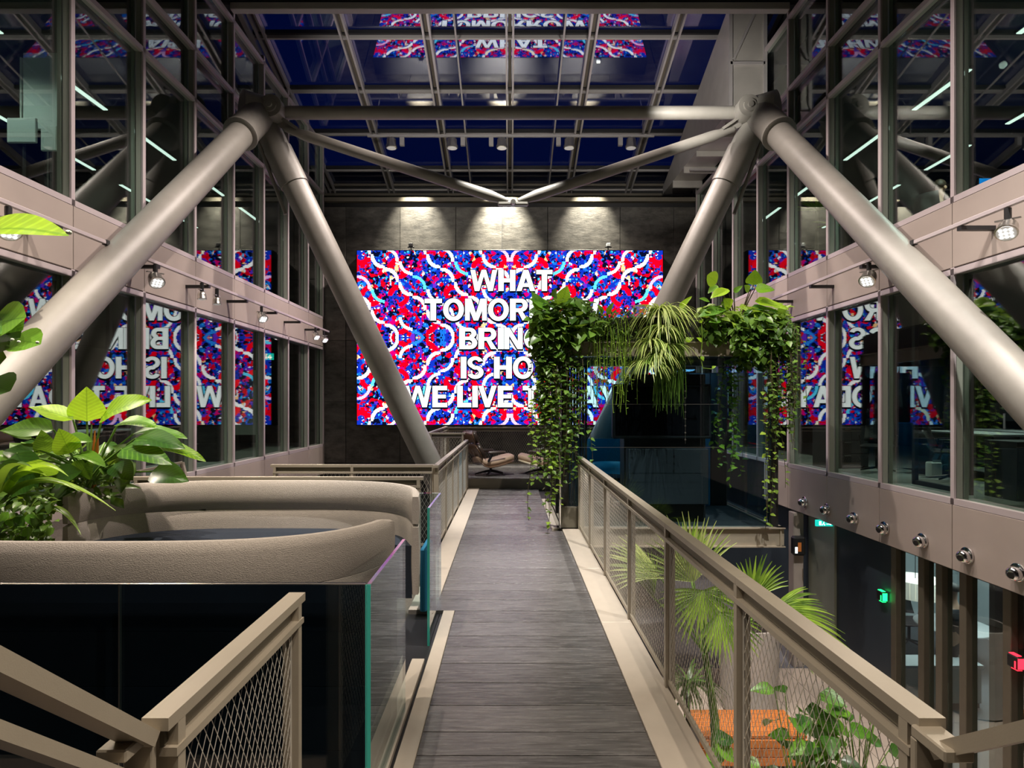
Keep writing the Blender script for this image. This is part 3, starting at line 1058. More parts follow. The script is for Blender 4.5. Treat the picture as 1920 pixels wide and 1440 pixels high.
for (ya, yb_) in ((12.0, 14.4), (14.4, 16.8)):
    MB().bar((5.35, ya, 7.62), (5.35, yb_, 7.95), .05, .05).build('hanger', M['rafter'], du)
    MB().bar((4.5, ya + .3, 7.70), (5.4, ya + .3, 7.70), .05, .05).build('hanger', M['rafter'], du)

# ================================================================== SPOTLIGHTS
def spot_lamp(loc, aim, label, r=.10, group=None, watts=0, angle=80, led=True, strength=1):
    t = thing('spotlight', label, 'spotlight', loc, group)
    loc = Vector(loc)
    d = (Vector(aim) - loc).normalized()
    top = loc + Vector((0, 0, .19))
    MB().tube([top, loc + Vector((0, 0, .06))], .03, 8).build('stem', M['black'], t)
    sd = d.cross(Vector((0, 0, 1))).normalized()
    MB().bar(loc - sd * (r + .012) + Vector((0, 0, .08)), loc + sd * (r + .012) + Vector((0, 0, .08)), .035, .012).build('yoke', M['steel'], t)
    b = loc - d * r * .8
    hs = MB().lathe([(r * .55, 0), (r * .8, r * .25), (r * .95, r * .7), (r, r * 1.5), (r * 1.06, r * 1.6), (r * 1.06, r * 1.75), (r * .93, r * 1.78)], b, loc + d, 20).build('housing', M['steel'], t, smooth=True)
    f = b + d * r * 1.79
    MB().lathe([(r * .9, 0), (r * .9, .004)], f, f + d, 18).build('lens', M['lens'], hs)
    if led:
        u = sd.cross(d)
        for i in (-1, 0, 1):
            for j in (-1, 0, 1):
                c = f + d * .006 + sd * i * r * .45 + u * j * r * .45
                MB().lathe([(r * .15, 0), (r * .15, .004)], c, c + d, 8).build('led', M['led'], hs)
    if watts:
        lamp('SPOT', f + d * .03, f + d, watts, WARM, angle, 0.7, r * .5)
    return t


RH = CAMZ + 1.92
railg = 'spotlight rails along the slab bands'
for s in (-1, 1):
    side = 'sofa side' if s < 0 else 'palm side'
    for (ya, yb_, nm) in ((3.2, 7.0, 'nearer the stairs'), (7.65, 15.6, 'running towards the display')):
        t = thing('lighting_rail', 'slim pale lighting rail on the slab band of the %s, %s' % (side, nm), 'lighting rail', (s * 4.8, (ya + yb_) / 2, RH), railg)
        MB().bbox(s * 4.8 - .022, s * 4.8 + .022, ya, yb_, RH - .022, RH + .022, .004).build('rail', M['mullion'], t)
        MB().bbox(s * 4.8 - .03, s * 4.8 + .03, yb_ - .05, yb_ + .01, RH - .03, RH + .03, .004).build('end_cap', M['black'], t)
        MB().bbox(s * 4.8 - .03, s * 4.8 + .03, ya - .01, ya + .05, RH - .03, RH + .03, .004).build('end_cap', M['black'], t)
        yk = ya + .35
        while yk < yb_:
            MB().box(min(s * 4.78, s * 5.149), max(s * 4.78, s * 5.149), yk - .03, yk + .03, RH - .07, RH - .025).build('bracket', M['black'], t)
            yk += 1.35
spots = [(-1, 5.62, .095, 'bright round spotlight on the sofa side rail beside the yellow-green leaf'),
         (-1, 7.95, .095, 'round spotlight with nine lit points on the sofa side rail, just past the steel strut'),
         (-1, 9.15, .065, 'first lamp of the small close pair on the sofa side rail'),
         (-1, 9.62, .065, 'second lamp of the small close pair on the sofa side rail'),
         (-1, 11.35, .09, 'round spotlight on the sofa side rail between the two pairs of small lamps'),
         (-1, 14.5, .085, 'first lamp of the pair at the far end of the sofa side rail'),
         (-1, 15.15, .085, 'last lamp at the far end of the sofa side rail near the display'),
         (1, 5.66, .088, 'round spotlight on the palm side rail under the seated worker'),
         (1, 7.85, .098, 'round spotlight with nine lit points on the palm side rail, past the steel strut')]
for (s, Y, r, lab) in spots:
    small = r < .07
    aim = (s * 1.0, Y - (3.0 if not small else 1.0), -1.5) if not small else (s * 4.6, Y, 0)
    spot_lamp((s * 4.8, Y, RH - .22), aim, lab, r, 'spotlights on the side rails', 130 if not small else 40, 100, not small)
# wash light added for the bands, spots high up with no fixture
for s in (-1, 1):
    for Y in (3.4, 6.2, 9.0, 11.8, 14.4):
        lamp('SPOT', (s * .8, Y + .2, 9.0), (s * 5.3, Y + .3, 2.2), 1650, (1, .85, .77), 62, .8, .08)

# spots above the stone wall
rl = thing('lighting_rail', 'pale lighting rail under the skylight in front of the stone wall', 'lighting rail', (0, 15.45, 8.92))
zr = CAMZ + (VY - 255) / FPX * 15.45
MB().bbox(-3.75, 3.80, 15.42, 15.48, zr - .03, zr + .03, .006).build('rail', M['rafter'], rl)
for X in (-3.5, 0, 3.5):
    MB().tube([(X, 15.45, zr), (X, 15.45, skyz(15.45) - .1)], .015, 6).build('hanger', M['steel'], rl)
order = ['leftmost', 'second from the left', 'middle', 'fourth from the left', 'rightmost']
for i, px in enumerate((734, 848, 941, 1067, 1183)):
    p = PX(px, 268, 15.45)
    t = thing('wall_washer', 'small round wall washer under the skylight rail, %s of the five' % order[i], 'spotlight', p, 'wall washers under the skylight')
    MB().tube([(p.x, p.y, zr - .03), (p.x, p.y, p.z + .1)], .02, 6).build('stem', M['black'], t)
    MB().lathe([(.07, 0), (.12, .03), (.125, .16), (.15, .2), (.15, .25), (.13, .26)], p + Vector((0, -.02, .12)), p + Vector((0, .06, -1)), 18).build('housing', M['steel'], t, smooth=True)
    MB().lathe([(.125, 0), (.125, .006)], p + Vector((0, -.005, -.142)), p + Vector((0, .055, -1.3)), 16).build('lens', M['lens'], t)
    bx = p.x + (.28 if i < 2 else -.28)
    MB().bbox(bx - .06, bx + .06, p.y - .05, p.y + .05, zr - .26, zr - .04, .008).build('driver_box', M['rafter'], t)
for X, e in ((-2.6, 2200), (-.2, 4500), (2.2, 2200)):
    lamp('SPOT', (X, 15.72, zr - .5), (X, 16.45, 5.6), e, (1, .93, .78), 62, 1.0, .05)

# chrome jet nozzles on the lower slab band
nz0 = None
for i, (px, py) in enumerate(((1510, 942), (1552, 957), (1603, 975), (1660, 993), (1731, 1018), (1815, 1045), (1911, 1075))):
    Y = WX * FPX / (px - VX)
    loc = (WX - .001, Y, CAMZ - 1.70)
    lab = 'chrome ball air nozzle on the lower taupe band, ' + ['nearest the planted cabin', 'second from the planted cabin', 'third from the planted cabin', 'fourth from the planted cabin', 'fifth from the planted cabin', 'sixth from the planted cabin', 'farthest from the planted cabin'][i]
    if nz0 is None:
        nz0 = thing('air_nozzle', lab, 'air nozzle', loc, 'chrome air nozzles on the lower band')
        MB().lathe([(.085, 0), (.095, .008), (.092, .022), (.07, .03)], (0, 0, 0), (-1, 0, 0), 24).build('flange', M['chrome'], nz0, smooth=True, local=True)
        MB().lathe([(.05, 0), (.072, .02), (.076, .045), (.068, .072), (.05, .092), (.036, .10)], (-.02, 0, 0), (-1, -.35, -.25), 24).build('ball', M['chrome'], nz0, smooth=True, local=True)
        dd = Vector((-1, -.35, -.25)).normalized()
        MB().lathe([(.034, 0), (.034, .004)], Vector((-.02, 0, 0)) + dd * .1, Vector((-.02, 0, 0)) + dd * 2, 16).build('outlet', M['black'], nz0, local=True)
    else:
        copy_tree(nz0, None, loc, None, lab)

# ================================================================== RAILINGS
def wire_panel(p0, p1, z0, z1, parent, dx=.042, dz=.075, r=.0013):
    """diamond wire mesh in the vertical plane through p0-p1"""
    p0, p1 = Vector(p0), Vector(p1)
    d = (p1 - p0)
    d.z = 0
    L = d.length
    d.normalize()
    H = z1 - z0
    k = dz / dx
    m = MB()

    def seg(u0, v0, u1, v1):
        a = Vector((p0.x, p0.y, z0)) + d * u0 + Vector((0, 0, v0))
        b = Vector((p0.x, p0.y, z0)) + d * u1 + Vector((0, 0, v1))
        m.tube([a, b], r, 3, caps=False)
    n = int((L + H / k) / dx) + 2
    for i in range(n):
        for sg in (1, -1):
            # line v = k*(u-u0) with u0 = i*dx - H/k
            u0 = i * dx - H / k
            ua, va, ub, vb_ = u0, 0.0, u0 + H / k, H
            if ua < 0:
                va += k * (0 - ua)
                ua = 0
            if ub > L:
                vb_ -= k * (ub - L)
                ub = L
            if ub - ua < .004:
                continue
            if sg > 0:
                seg(ua, va, ub, vb_)
            else:
                seg(L - ua, va, L - ub, vb_)
    return m.build('wire_mesh', M['wire'], parent, kind='stuff')


def railing(name, label, p0, p1, posts, z0, zt, out, mesh_cells=(.042, .075), wire=.0013, w=.066):
    """straight railing; out: unit vector pointing to the outer side"""
    p0, p1 = Vector((*p0, 0)), Vector((*p1, 0))
    d = (p1 - p0)
    L = d.length
    d.normalize()
    o = Vector((*out, 0))
    t = thing(name, label, 'railing', (p0 + d * L / 2) + Vector((0, 0, z0)))
    up = Vector((0, 0, 1))
    a, b = p0 + o * .02, p1 + o * .02
    seams = [0.0] + [q for q in posts[1:-1]] + [L]
    n = 0
    for ua, ub in zip(seams, seams[1:]):
        A, B = a + d * (ua + .001), a + d * (ub - .001)
        if n == 0:
            A -= d * .03
        if ub == L:
            B += d * .03
        MB().bar(A + up * (zt - .016), B + up * (zt - .016), w, .032).build('handrail', M['bronze'], t)
        n += 1
    MB().bar(p0 + o * .005 + up * (zt - .10), p1 + o * .005 + up * (zt - .10), .045, .022).build('lower_rail', M['bronze'], t)
    MB().bar(p0 + o * .02 + up * (zt - .05), p1 + o * .02 + up * (zt - .05), .012, .07).build('web_plate', M['bronze_dark'], t)
    MB().bar(p0 + o * .012 + up * (z0 + .05), p1 + o * .012 + up * (z0 + .05), .02, .03).build('bottom_rail', M['bronze'], t)
    for q in posts:
        c = p0 + d * q + o * .018
        m = MB()
        m.bar(c + up * (z0 - .25), c + up * (zt - .033), .062, .034, d)
        m.build('post', M['bronze'], t)
    for qa, qb in zip(posts, posts[1:]):
        wire_panel(p0 + d * (qa + .03) + o * .012, p0 + d * (qb - .03) + o * .012, z0 + .065, zt - .112, t, *mesh_cells, wire)
        for q in (qa + .035, qb - .035):
            MB().tube([p0 + d * q + o * .012 + up * (z0 + .05), p0 + d * q + o * .012 + up * (zt - .11)], .005, 6).build('mesh_rod', M['wire'], t)
    return t


ZT = 1.065
yp = [1.49, 2.6, 3.78, 4.97, 6.24, 7.43, 8.55]
railing('bridge_railing', 'long bronze railing with diamond wire mesh along the palm side of the bridge', (1.01, 1.46), (1.01, 8.57), [y - 1.46 for y in yp], 0, ZT, (1, 0))
railing('bridge_railing', 'short bronze mesh railing in front of the glass at the sofa side', (-.845, 1.46), (-.845, 2.36), [.03, .87], -.3, ZT, (-1, 0))
railing('bridge_railing', 'bronze railing along the far part of the bridge, past the sofa booth', (-.91, 7.39), (-.91, 12.7), [.02, .98, 1.96, 2.94, 3.9, 4.85, 5.28], 0, ZT, (-1, 0), (.05, .09), .0016)
railing('landing_railing', 'bronze railing crossing behind the sofa booth to the leaning column', (-3.0, 7.44), (-.95, 7.44), [.02, 1.0, 2.03], 0, ZT, (0, 1), (.05, .09), .0016)
railing('landing_railing', 'low bronze rail right behind the backrest of the sofa booth', (-3.9, 6.1), (-.93, 6.1), [.02, 1.5, 2.95], -.1, 1.075, (0, 1), (.05, .09), .0016)
railing('platform_railing', 'railing on the open side of the lounge platform by the leaning column', (-1.68, 12.2), (-1.68, 15.7), [.02, .9, 1.8, 2.65, 3.48], .21, 1.24, (-1, 0), (.06, .1), .002)
railing('platform_railing', 'short railing at the front edge of the lounge platform', (-1.66, 12.2), (-.96, 12.2), [.02, .68], -.2, 1.24, (0, -1), (.06, .1), .002)
railing('platform_railing', 'mesh railing in front of the stone wall behind the lounge chairs', (-1.66, 15.6), (3.1, 15.6), [.02, 2.75, 4.7], .21, 1.22, (0, 1), (.06, .1), .002)

# stair handrails that start at both near ends of the bridge
for s in (-1, 1):
    lab = 'bronze stair handrail climbing towards the viewer on the %s' % ('sofa side' if s < 0 else 'palm side')
    X = -.885 if s < 0 else 1.0
    t = thing('stair_handrail', lab, 'handrail', (X, 1.2, .0))
    e = Vector((X, 1.42, 1.02)) if s < 0 else Vector((X + .03, 1.40, 1.005))
    d = Vector((0, -.41, .36)).normalized() if s < 0 else Vector((.08, -.41, .33)).normalized()
    MB().bar(e, e + d * 1.2, .066, .034).build('handrail', M['bronze'], t)
    e2 = e + Vector((0, 0, -.115))
    MB().bar(e2 - d * .02, e2 + d * 1.2, .05, .026).build('lower_rail', M['bronze'], t)
    c = Vector((X + s * .02, 1.385, 0))
    MB().bbox(c.x - .035, c.x + .035, 1.33, 1.445, 1.015, 1.045, .004).build('end_plate', M['bronze'], t)
    MB().bbox(c.x - .035, c.x + .035, 1.425, 1.447, -.3, 1.015, .003).build('post', M['bronze'], t)
    e3 = e2 + Vector((0, 0, -.075))
    MB().tube([e3, e3 + d * 1.2], .009, 10).build('mesh_rod', M['steel'], t, smooth=True)
    e4 = e3 + Vector((0, 0, -.02))
    MB().tube([e4, e4 + d * 1.2], .006, 8).build('mesh_rod', M['steel'], t, smooth=True)
    m = MB()
    for k in range(26):
        q = e4 + d * (.03 + k * .042)
        m.tube([q + Vector((0, 0, .03)), q + Vector((0, -.004, -.015)), q + d * .021 + Vector((0, 0, -.075)), q + Vector((0, -.01, -.16))], .0016, 4, caps=False)
        m.tube([q + Vector((0, 0, -.015)), q - d * .021 + Vector((0, 0, -.075)), q + Vector((0, .01, -.16))], .0016, 4, caps=False)
    m.build('wire_mesh', M['wire'], t, kind='stuff')
    b = Vector((X + s * .03, 1.36, 1.0 - .06))
    MB().tube([b + Vector((0, .05, 0)), b + Vector((s * .03, -.16, -.02))], .012, 10).build('cross_rod', M['chrome'], t, smooth=True)

# small stair rail beyond the plants
t = thing('stair_handrail', 'small bronze handrail that bends down beyond the leafy planter', 'handrail', PX(340, 890, 8.4))
A, B, Cc = PX(215, 893, 7.9), PX(342, 867, 8.4), PX(356, 892, 8.4)
for dz in (0, -.10):
    u = Vector((0, 0, dz))
    MB().bar(A + u, B + u, .05, .03).build('handrail', M['bronze'], t)
    MB().bar(B + u, Cc + u + Vector((0, 0, -.25)), .05, .03).build('handrail', M['bronze'], t)
MB().bar(B, B + Vector((0, 0, -1.2)), .05, .03, (0, 1, 0)).build('post', M['bronze'], t)

# ================================================================== GLASS BALUSTRADE ROUND THE BOOTH
gb = thing('glass_balustrade', 'frameless glass balustrade with green edges in front of the sofa booth', 'balustrade', (-1.9, 2.61, -.3))
GT = 1.03
for xa, xb in ((-4.6, -1.735), (-1.728, -.64)):
    MB().box(xa, xb, 2.60, 2.617, -.3, GT).build('pane', M['bal_glass'], gb)
MB().box(-.634, -.617, 2.605, 3.47, -.3, GT).build('pane', M['bal_glass'], gb)
MB().box(-4.6, -.64, 2.60, 2.617, GT + .0005, GT + .004).build('edge_strip', M['steel'], gb)
MB().box(-.634, -.617, 2.605, 3.47, GT + .0005, GT + .003).build('edge_strip', M['chrome'], gb)
MB().box(-.639, -.6345, 2.596, 2.6045, -.3, GT).build('edge_strip', M['teal_edge'], gb)
MB().box(-.633, -.617, 2.600, 2.604, -.3, GT).build('edge_strip', M['teal_edge'], gb)
MB().box(-1.734, -1.729, 2.60, 2.616, -.3, GT).build('edge_strip', M['steel'], gb)
g2 = thing('glass_balustrade', 'narrow glass balustrade panel beyond the opening of the sofa booth', 'balustrade', (-.63, 4.9, -.12))
MB().box(-.634, -.617, 4.53, 5.27, -.12, GT).build('pane', M['bal_glass'], g2)
MB().box(-.636, -.617, 4.520, 4.529, -.12, GT).build('edge_strip', M['teal_edge'], g2)
MB().box(-.634, -.617, 4.53, 5.27, GT + .0005, GT + .003).build('edge_strip', M['chrome'], g2)
MB().box(-3.4, -.64, 5.285, 5.30, -.12, GT).build('pane', M['bal_glass'], g2)

# ================================================================== SOFA BOOTH
bo = thing('sofa_booth', 'oval high backed sofa booth in beige wool with navy seats behind the glass', 'sofa', (-2.08, 4.06, -.1))
BC = Vector((-2.08, 4.06, 0))


def oval(t, a=1.42, b=1.215, n=3.2):
    c, s_ = math.cos(t), math.sin(t)
    return Vector((BC.x + a * math.copysign(abs(c) ** (2 / n), c), BC.y + b * math.copysign(abs(s_) ** (2 / n), s_), 0))


def arc_path(far, inset=0.0, ylim=.47, N=400):
    pts = []
    for i in range(N + 1):
        t = PI * i / N if far else PI + PI * i / N
        p = oval(t, 1.42 - inset, 1.215 - inset)
        if abs(p.y - BC.y) >= ylim:
            pts.append(p)
    # resample evenly
    L = [0]
    for a, b in zip(pts, pts[1:]):
        L.append(L[-1] + (b - a).length)
    out, n = [], 64
    j = 0
    for i in range(n + 1):
        q = L[-1] * i / n
        while j < len(L) - 2 and L[j + 1] < q:
            j += 1
        f = (q - L[j]) / max(1e-9, L[j + 1] - L[j])
        out.append(pts[j].lerp(pts[j + 1], f))
    return out


def sweep_wall(path, prof_fn, name, material, parent):
    """closed profile (offset inward, z) swept along path; inward = towards BC"""
    m = MB()
    n = len(path)
    rings = []
    tot = n - 1
    for i, p in enumerate(path):
        a, b = path[max(0, i - 1)], path[min(n - 1, i + 1)]
        d = (b - a).normalized()
        nrm = Vector((-d.y, d.x, 0))
        if nrm.dot(BC - p) < 0:
            nrm = -nrm
        e = min(i, tot - i) / tot
        rings.append([p + nrm * o + Vector((0, 0, z)) for (o, z) in prof_fn(e)])
    k = len(rings[0])
    vs_ = [q for r in rings for q in r]
    fs = []
    for i in range(n - 1):
        for j in range(k):
            a, b = i * k + j, i * k + (j + 1) % k
            fs.append((a, b, b + k, a + k))
    fs.append(tuple(range(k)))
    fs.append(tuple(reversed(range((n - 1) * k, n * k))))
    m.add(vs_, fs)
    o = m.build(name, material, parent, smooth=True)
    return o


def back_prof(z0, z1, th, belly):
    def fn(e):
        q = min(1.0, (e / .045)) ** .5 if e < .045 else 1.0
        w = th * (.62 + .38 * q)
        zz0 = z0
        zz1 = z1 - (1 - q) * .02
        c = th / 2
        pr = []
        nn = 6
        for i in range(nn + 1):                      # inner face, bulging
            u = i / nn
            pr.append((c + w / 2 * (.75 + .25 * math.sin(PI * u)) + belly * math.sin(PI * u) * q, zz0 + (zz1 - zz0) * u))
        pr.append((c + w * .18, zz1 + .018 * q))
        pr.append((c - w * .18, zz1 + .018 * q))
        for i in range(nn + 1):
            u = 1 - i / nn
            pr.append((c - w / 2 * (.75 + .25 * math.sin(PI * u)), zz0 + (zz1 - zz0) * u))
        return pr
    return fn


for far in (True, False):
    P = arc_path(far)
    sweep_wall(P, back_prof(.905, 1.135, .092, .014), 'upper_back', M['sofa'], bo)
    sweep_wall(P, back_prof(.36, .90, .092, .012), 'lower_back', M['sofa'], bo)
    # seat: band between two insets
    Po, Pi = arc_path(far, .07, .475), arc_path(far, .62, .475)
    m = MB()
    n = len(Po)
    zt_, zb_ = .735, .33
    vs_ = []
    for a, b in zip(Po, Pi):
        vs_ += [Vector((a.x, a.y, zb_)), Vector((a.x, a.y, zt_)), Vector((a.x, a.y, zt_)).lerp(Vector((b.x, b.y, zt_)), .5) + Vector((0, 0, .02)),
                Vector((b.x, b.y, zt_ - .04)), Vector((b.x, b.y, zb_))]
    fs = []
    for i in range(n - 1):
        for j in range(5):
            a, b = i * 5 + j, i * 5 + (j + 1) % 5
            fs.append((a, b, b + 5, a + 5))
    fs += [tuple(range(5)), tuple(reversed(range((n - 1) * 5, n * 5)))]
    m.add(vs_, fs).build('seat', M['navy'], bo, smooth=True)
    # plinth below the seat
    m = MB()
    vs_ = []
    for a, b in zip(arc_path(far, .2, .62), arc_path(far, .5, .62)):
        vs_ += [Vector((a.x, a.y, -.1)), Vector((a.x, a.y, .33)), Vector((b.x, b.y, .33)), Vector((b.x, b.y, -.1))]
    fs = []
    for i in range(n - 1):
        for j in range(4):
            a, b = i * 4 + j, i * 4 + (j + 1) % 4
            fs.append((a, b, b + 4, a + 4))
    fs += [tuple(range(4)), tuple(reversed(range((n - 1) * 4, n * 4)))]
    m.add(vs_, fs).build('plinth', M['black'], bo)
# dark outer screen that closes the booth towards the glass, with quilted bands
for (za, zb) in ((-.3, .259), (.261, .549), (.551, .799), (.801, 1.012)):
    MB().bbox(-4.5, -.66, 2.66, 2.70, za, zb, .001).build('outer_panel', M['navy_panel'], bo)
for px in (375, 653):
    p = PX(px, 955, 5.13)
    MB().bbox(p.x - .03, p.x + .03, 5.163, 5.185, .897, .908, .003).build('seam_tab', M['black'], bo)
MB().bbox(-.715, -.66, 4.66, 5.1, .18, .68, .01).build('reflection_panel', M['blue_panel'], bo)  # blue box added to imitate the blue reflection in the glass panel
MB().bbox(-.70, -.66, 2.71, 3.44, -.3, .93, .008).build('outer_panel', M['navy_panel'], bo)
MB().bbox(-.70, -.66, 5.0, 5.24, -.1, .93, .008).build('outer_panel', M['navy_panel'], bo)

# ================================================================== PLANTED GLASS CABIN
PX0, PX1, PY0, PY1 = .76, 3.98, 8.62, 10.98
PZT = CAMZ + .92      # top of the fascia beam
cb_ = thing('glass_cabin', 'dark glass meeting cabin with a bronze base beam and a planted roof trough', 'cabin', ((PX0 + PX1) / 2, (PY0 + PY1) / 2, -.28))
for z0, z1 in ((-.27, .02), (PZT - .215, PZT)):
    for (xa, xb, ya, yb_) in ((PX0 - .06, PX1 + .06, PY0 - .02, PY0 + .12), (PX0 - .06, PX1 + .06, PY1 - .12, PY1)):
        m = MB()
        m.box(xa, xb, ya + .05, ya + .07, z0, z1).box(xa, xb, ya, yb_, z0, z0 + .018).box(xa, xb, ya, yb_, z1 - .018, z1)
        m.build('ring_beam', M['bronze'], cb_)
    for xa in (PX0 - .06, PX1 - .06):
        m = MB()
        m.box(xa + .05, xa + .07, PY0, PY1, z0, z1).box(xa, xa + .12, PY0, PY1, z0, z0 + .018).box(xa, xa + .12, PY0, PY1, z1 - .018, z1)
        m.build('ring_beam', M['bronze'], cb_)
MB().box(PX0, PX1, PY0 + .05, PY1, -.05, .0).build('cabin_floor', M['dark'], cb_)
MB().box(PX0, PX1, PY0 + .05, PY1, PZT - .10, PZT - .02).build('cabin_roof', M['dark'], cb_)
for (X, Y) in ((PX0, PY0 + .06), (PX1 - .12, PY0 + .06), (PX0, PY1 - .1), (PX1 - .12, PY1 - .1), (PX0, 9.75)):
    MB().bbox(X, X + .11, Y, Y + .11, 0, PZT - .21, .006).build('post', M['black'], cb_)
MB().bbox(PX0 - .035, PX0 - .012, PY0 - .03, PY0 - .01, 0, PZT - .2, .003).build('corner_strip', M['chrome'], cb_)
for xa, xb in ((PX0 + .12, 1.76), (1.77, 2.83), (2.84, PX1 - .13)):
    for za, zb in ((.03, 1.19), (1.20, 1.825), (1.835, PZT - .22)):
        MB().box(xa, xb, PY0 + .03, PY0 + .045, za, zb).build('pane', M['pod_glass'], cb_)
for z in (1.195, 1.83):
    MB().box(PX0 + .1, PX1 - .9, PY0 + .026, PY0 + .029, z - .003, z + .003).build('glass_joint', M['steel'], cb_)
for za, zb in ((.03, 1.19), (1.2, PZT - .22)):
    for ya, yb_ in ((PY0 + .18, 9.74), (9.87, PY1 - .12)):
        MB().box(PX0 + .03, PX0 + .045, ya, yb_, za, zb).build('pane', M['pod_glass'], cb_)
        MB().box(PX1 - .045, PX1 - .03, ya, yb_, za, zb).build('pane', M['pod_glass'], cb_)
    MB().box(PX0 + .12, PX1 - .13, PY1 - .06, PY1 - .045, za, zb).build('pane', M['pod_glass'] if za > 1 else M['blue_film'], cb_)
# foot of the corner by the bridge
MB().bbox(PX0 - .04, PX0 + .33, PY0 - .02, PY0 + .05, -.02, .33, .01).build('kick_plate', M['bronze_dark'], cb_)
# roof trough
for (xa, xb, ya, yb_) in ((PX0 - .02, PX1 + .02, PY0, PY0 + .55), (PX0 - .02, PX0 + .5, PY0 + .55, 10.9), (PX1 - .5, PX1 + .02, PY0 + .55, 10.9)):
    MB().bbox(xa, xb, ya, yb_, PZT, PZT + .34, .01).build('trough', M['black'], cb_)
    MB().box(xa + .03, xb - .03, ya + .03, yb_ - .03, PZT + .341, PZT + .36).build('potting_soil', M['soil'], cb_)
m = MB()
for py in range(592, 832, 13):
    p = PX(1285, py, PY0 - .03)
    m.lathe([(.002, 0), (.012, .006), (.012, .018), (.002, .024)], p, p + Vector((0, 0, 1)), 6)
m.tube([PX(1285, 590, PY0 - .03), PX(1285, 832, PY0 - .03)], .002, 4)
m.build('bead_chain', M['steel'], cb_, kind='stuff')
lamp('AREA', (1.5, 10.3, 2.5), (1.6, 10.6, 0), 4, (.25, .75, 1.0), size=.3)
lamp('AREA', (3.5, 10.2, 2.5), (3.5, 10.4, 0), 4, (.2, .6, 1.0), size=.3)
# inside the cabin
mw = thing('media_unit', 'black media unit with a wide dark monitor inside the glass cabin', 'media unit', (2.4, 9.3, 0))
MB().bbox(1.78, 3.05, 9.15, 9.5, 0, 2.3, .01).build('back_panel', M['black'], mw)
mo = MB().bbox(1.58, 3.10, 9.02, 9.14, 1.30, 2.14, .02).build('monitor', M['black'], mw)
MB().box(1.62, 3.06, 9.014, 9.019, 1.35, 2.10).build('screen', mat('dark_screen', (.004, .004, .005), .15), mo)
MB().bbox(1.80, 3.03, 8.95, 9.14, .30, 1.15, .01).build('front_panel', mat('charcoal_panel', (.008, .011, .013), .7), mw)
t = thing('blue_glow_panel', 'tall blue board added inside the glass cabin for the blue glow behind the vines', 'panel', (3.5, 10.7, 0))
MB().bbox(3.25, 3.62, 10.6, 10.66, 0, 1.5, .01).build('glow_board', M['blue_panel'], t)  # painted blue in place of the cabin's blue-lit back glass
MB().bbox(3.63, 3.92, 10.6, 10.66, 0, 2.4, .01).build('dark_board', M['black'], t)
MB().bbox(3.25, 3.92, 10.67, 10.7, 0, 2.4, .01).build('frame', M['black'], t)
t = thing('slat_screen', 'dark upright slats inside the cabin corner nearest the bridge', 'screen', (1.05, 9.2, 0))
for k in range(7):
    x = .90 + k * .045
    MB().box(x, x + .03, 9.12, 9.2, 0, 2.4).build('slat', M['black'], t)
MB().box(.88, 1.24, 9.13, 9.19, 2.401, 2.44).build('head_rail', M['black'], t)


def tub_chair(loc, label, shell, r=.30, zs=.43):
    t = thing('tub_chair', label, 'chair', loc)
    m = MB()
    n = 24
    vs_, fs = [], []
    prof_ = [(.10, zs), (.22, zs + .01), (r - .02, zs + .06), (r, zs + .16), (r + .01, zs + .30)]
    for (rr, z) in prof_:
        for k in range(n + 1):
            a = math.radians(-30 + 240 * k / n) if z > zs + .1 else math.radians(-60 + 300 * k / n)
            vs_.append(Vector((rr * math.cos(a), rr * math.sin(a) * .95, z)))
    for i in range(len(prof_) - 1):
        for k in range(n):
            p = i * (n + 1) + k
            fs.append((p, p + 1, p + n + 2, p + n + 1))
    o = m.add(vs_, fs).build('shell', shell, t, smooth='all', local=True)
    md = o.modifiers.new('thick', 'SOLIDIFY')
    md.thickness = .02
    MB().lathe([(.06, 0), (.25, .02), (.255, .07), (.2, .09)], (0, 0, zs), (0, 0, 2), 20).build('seat_pad', M['navy'], t, smooth=True, local=True)
    MB().tube([(0, 0, .06), (0, 0, zs)], .03, 10).build('column', M['black'], t, local=True)
    for k in range(4):
        a = PI / 4 + k * PI / 2
        MB().tube([(0, 0, .08), (.28 * math.cos(a), .28 * math.sin(a), .02)], [.022, .014], 8).build('leg', M['black'], t, local=True)
    return t


tub_chair((1.75, 10.1, .0), 'turquoise tub chair inside the glass cabin beside the media unit', M['teal_chair'], .33, .52)

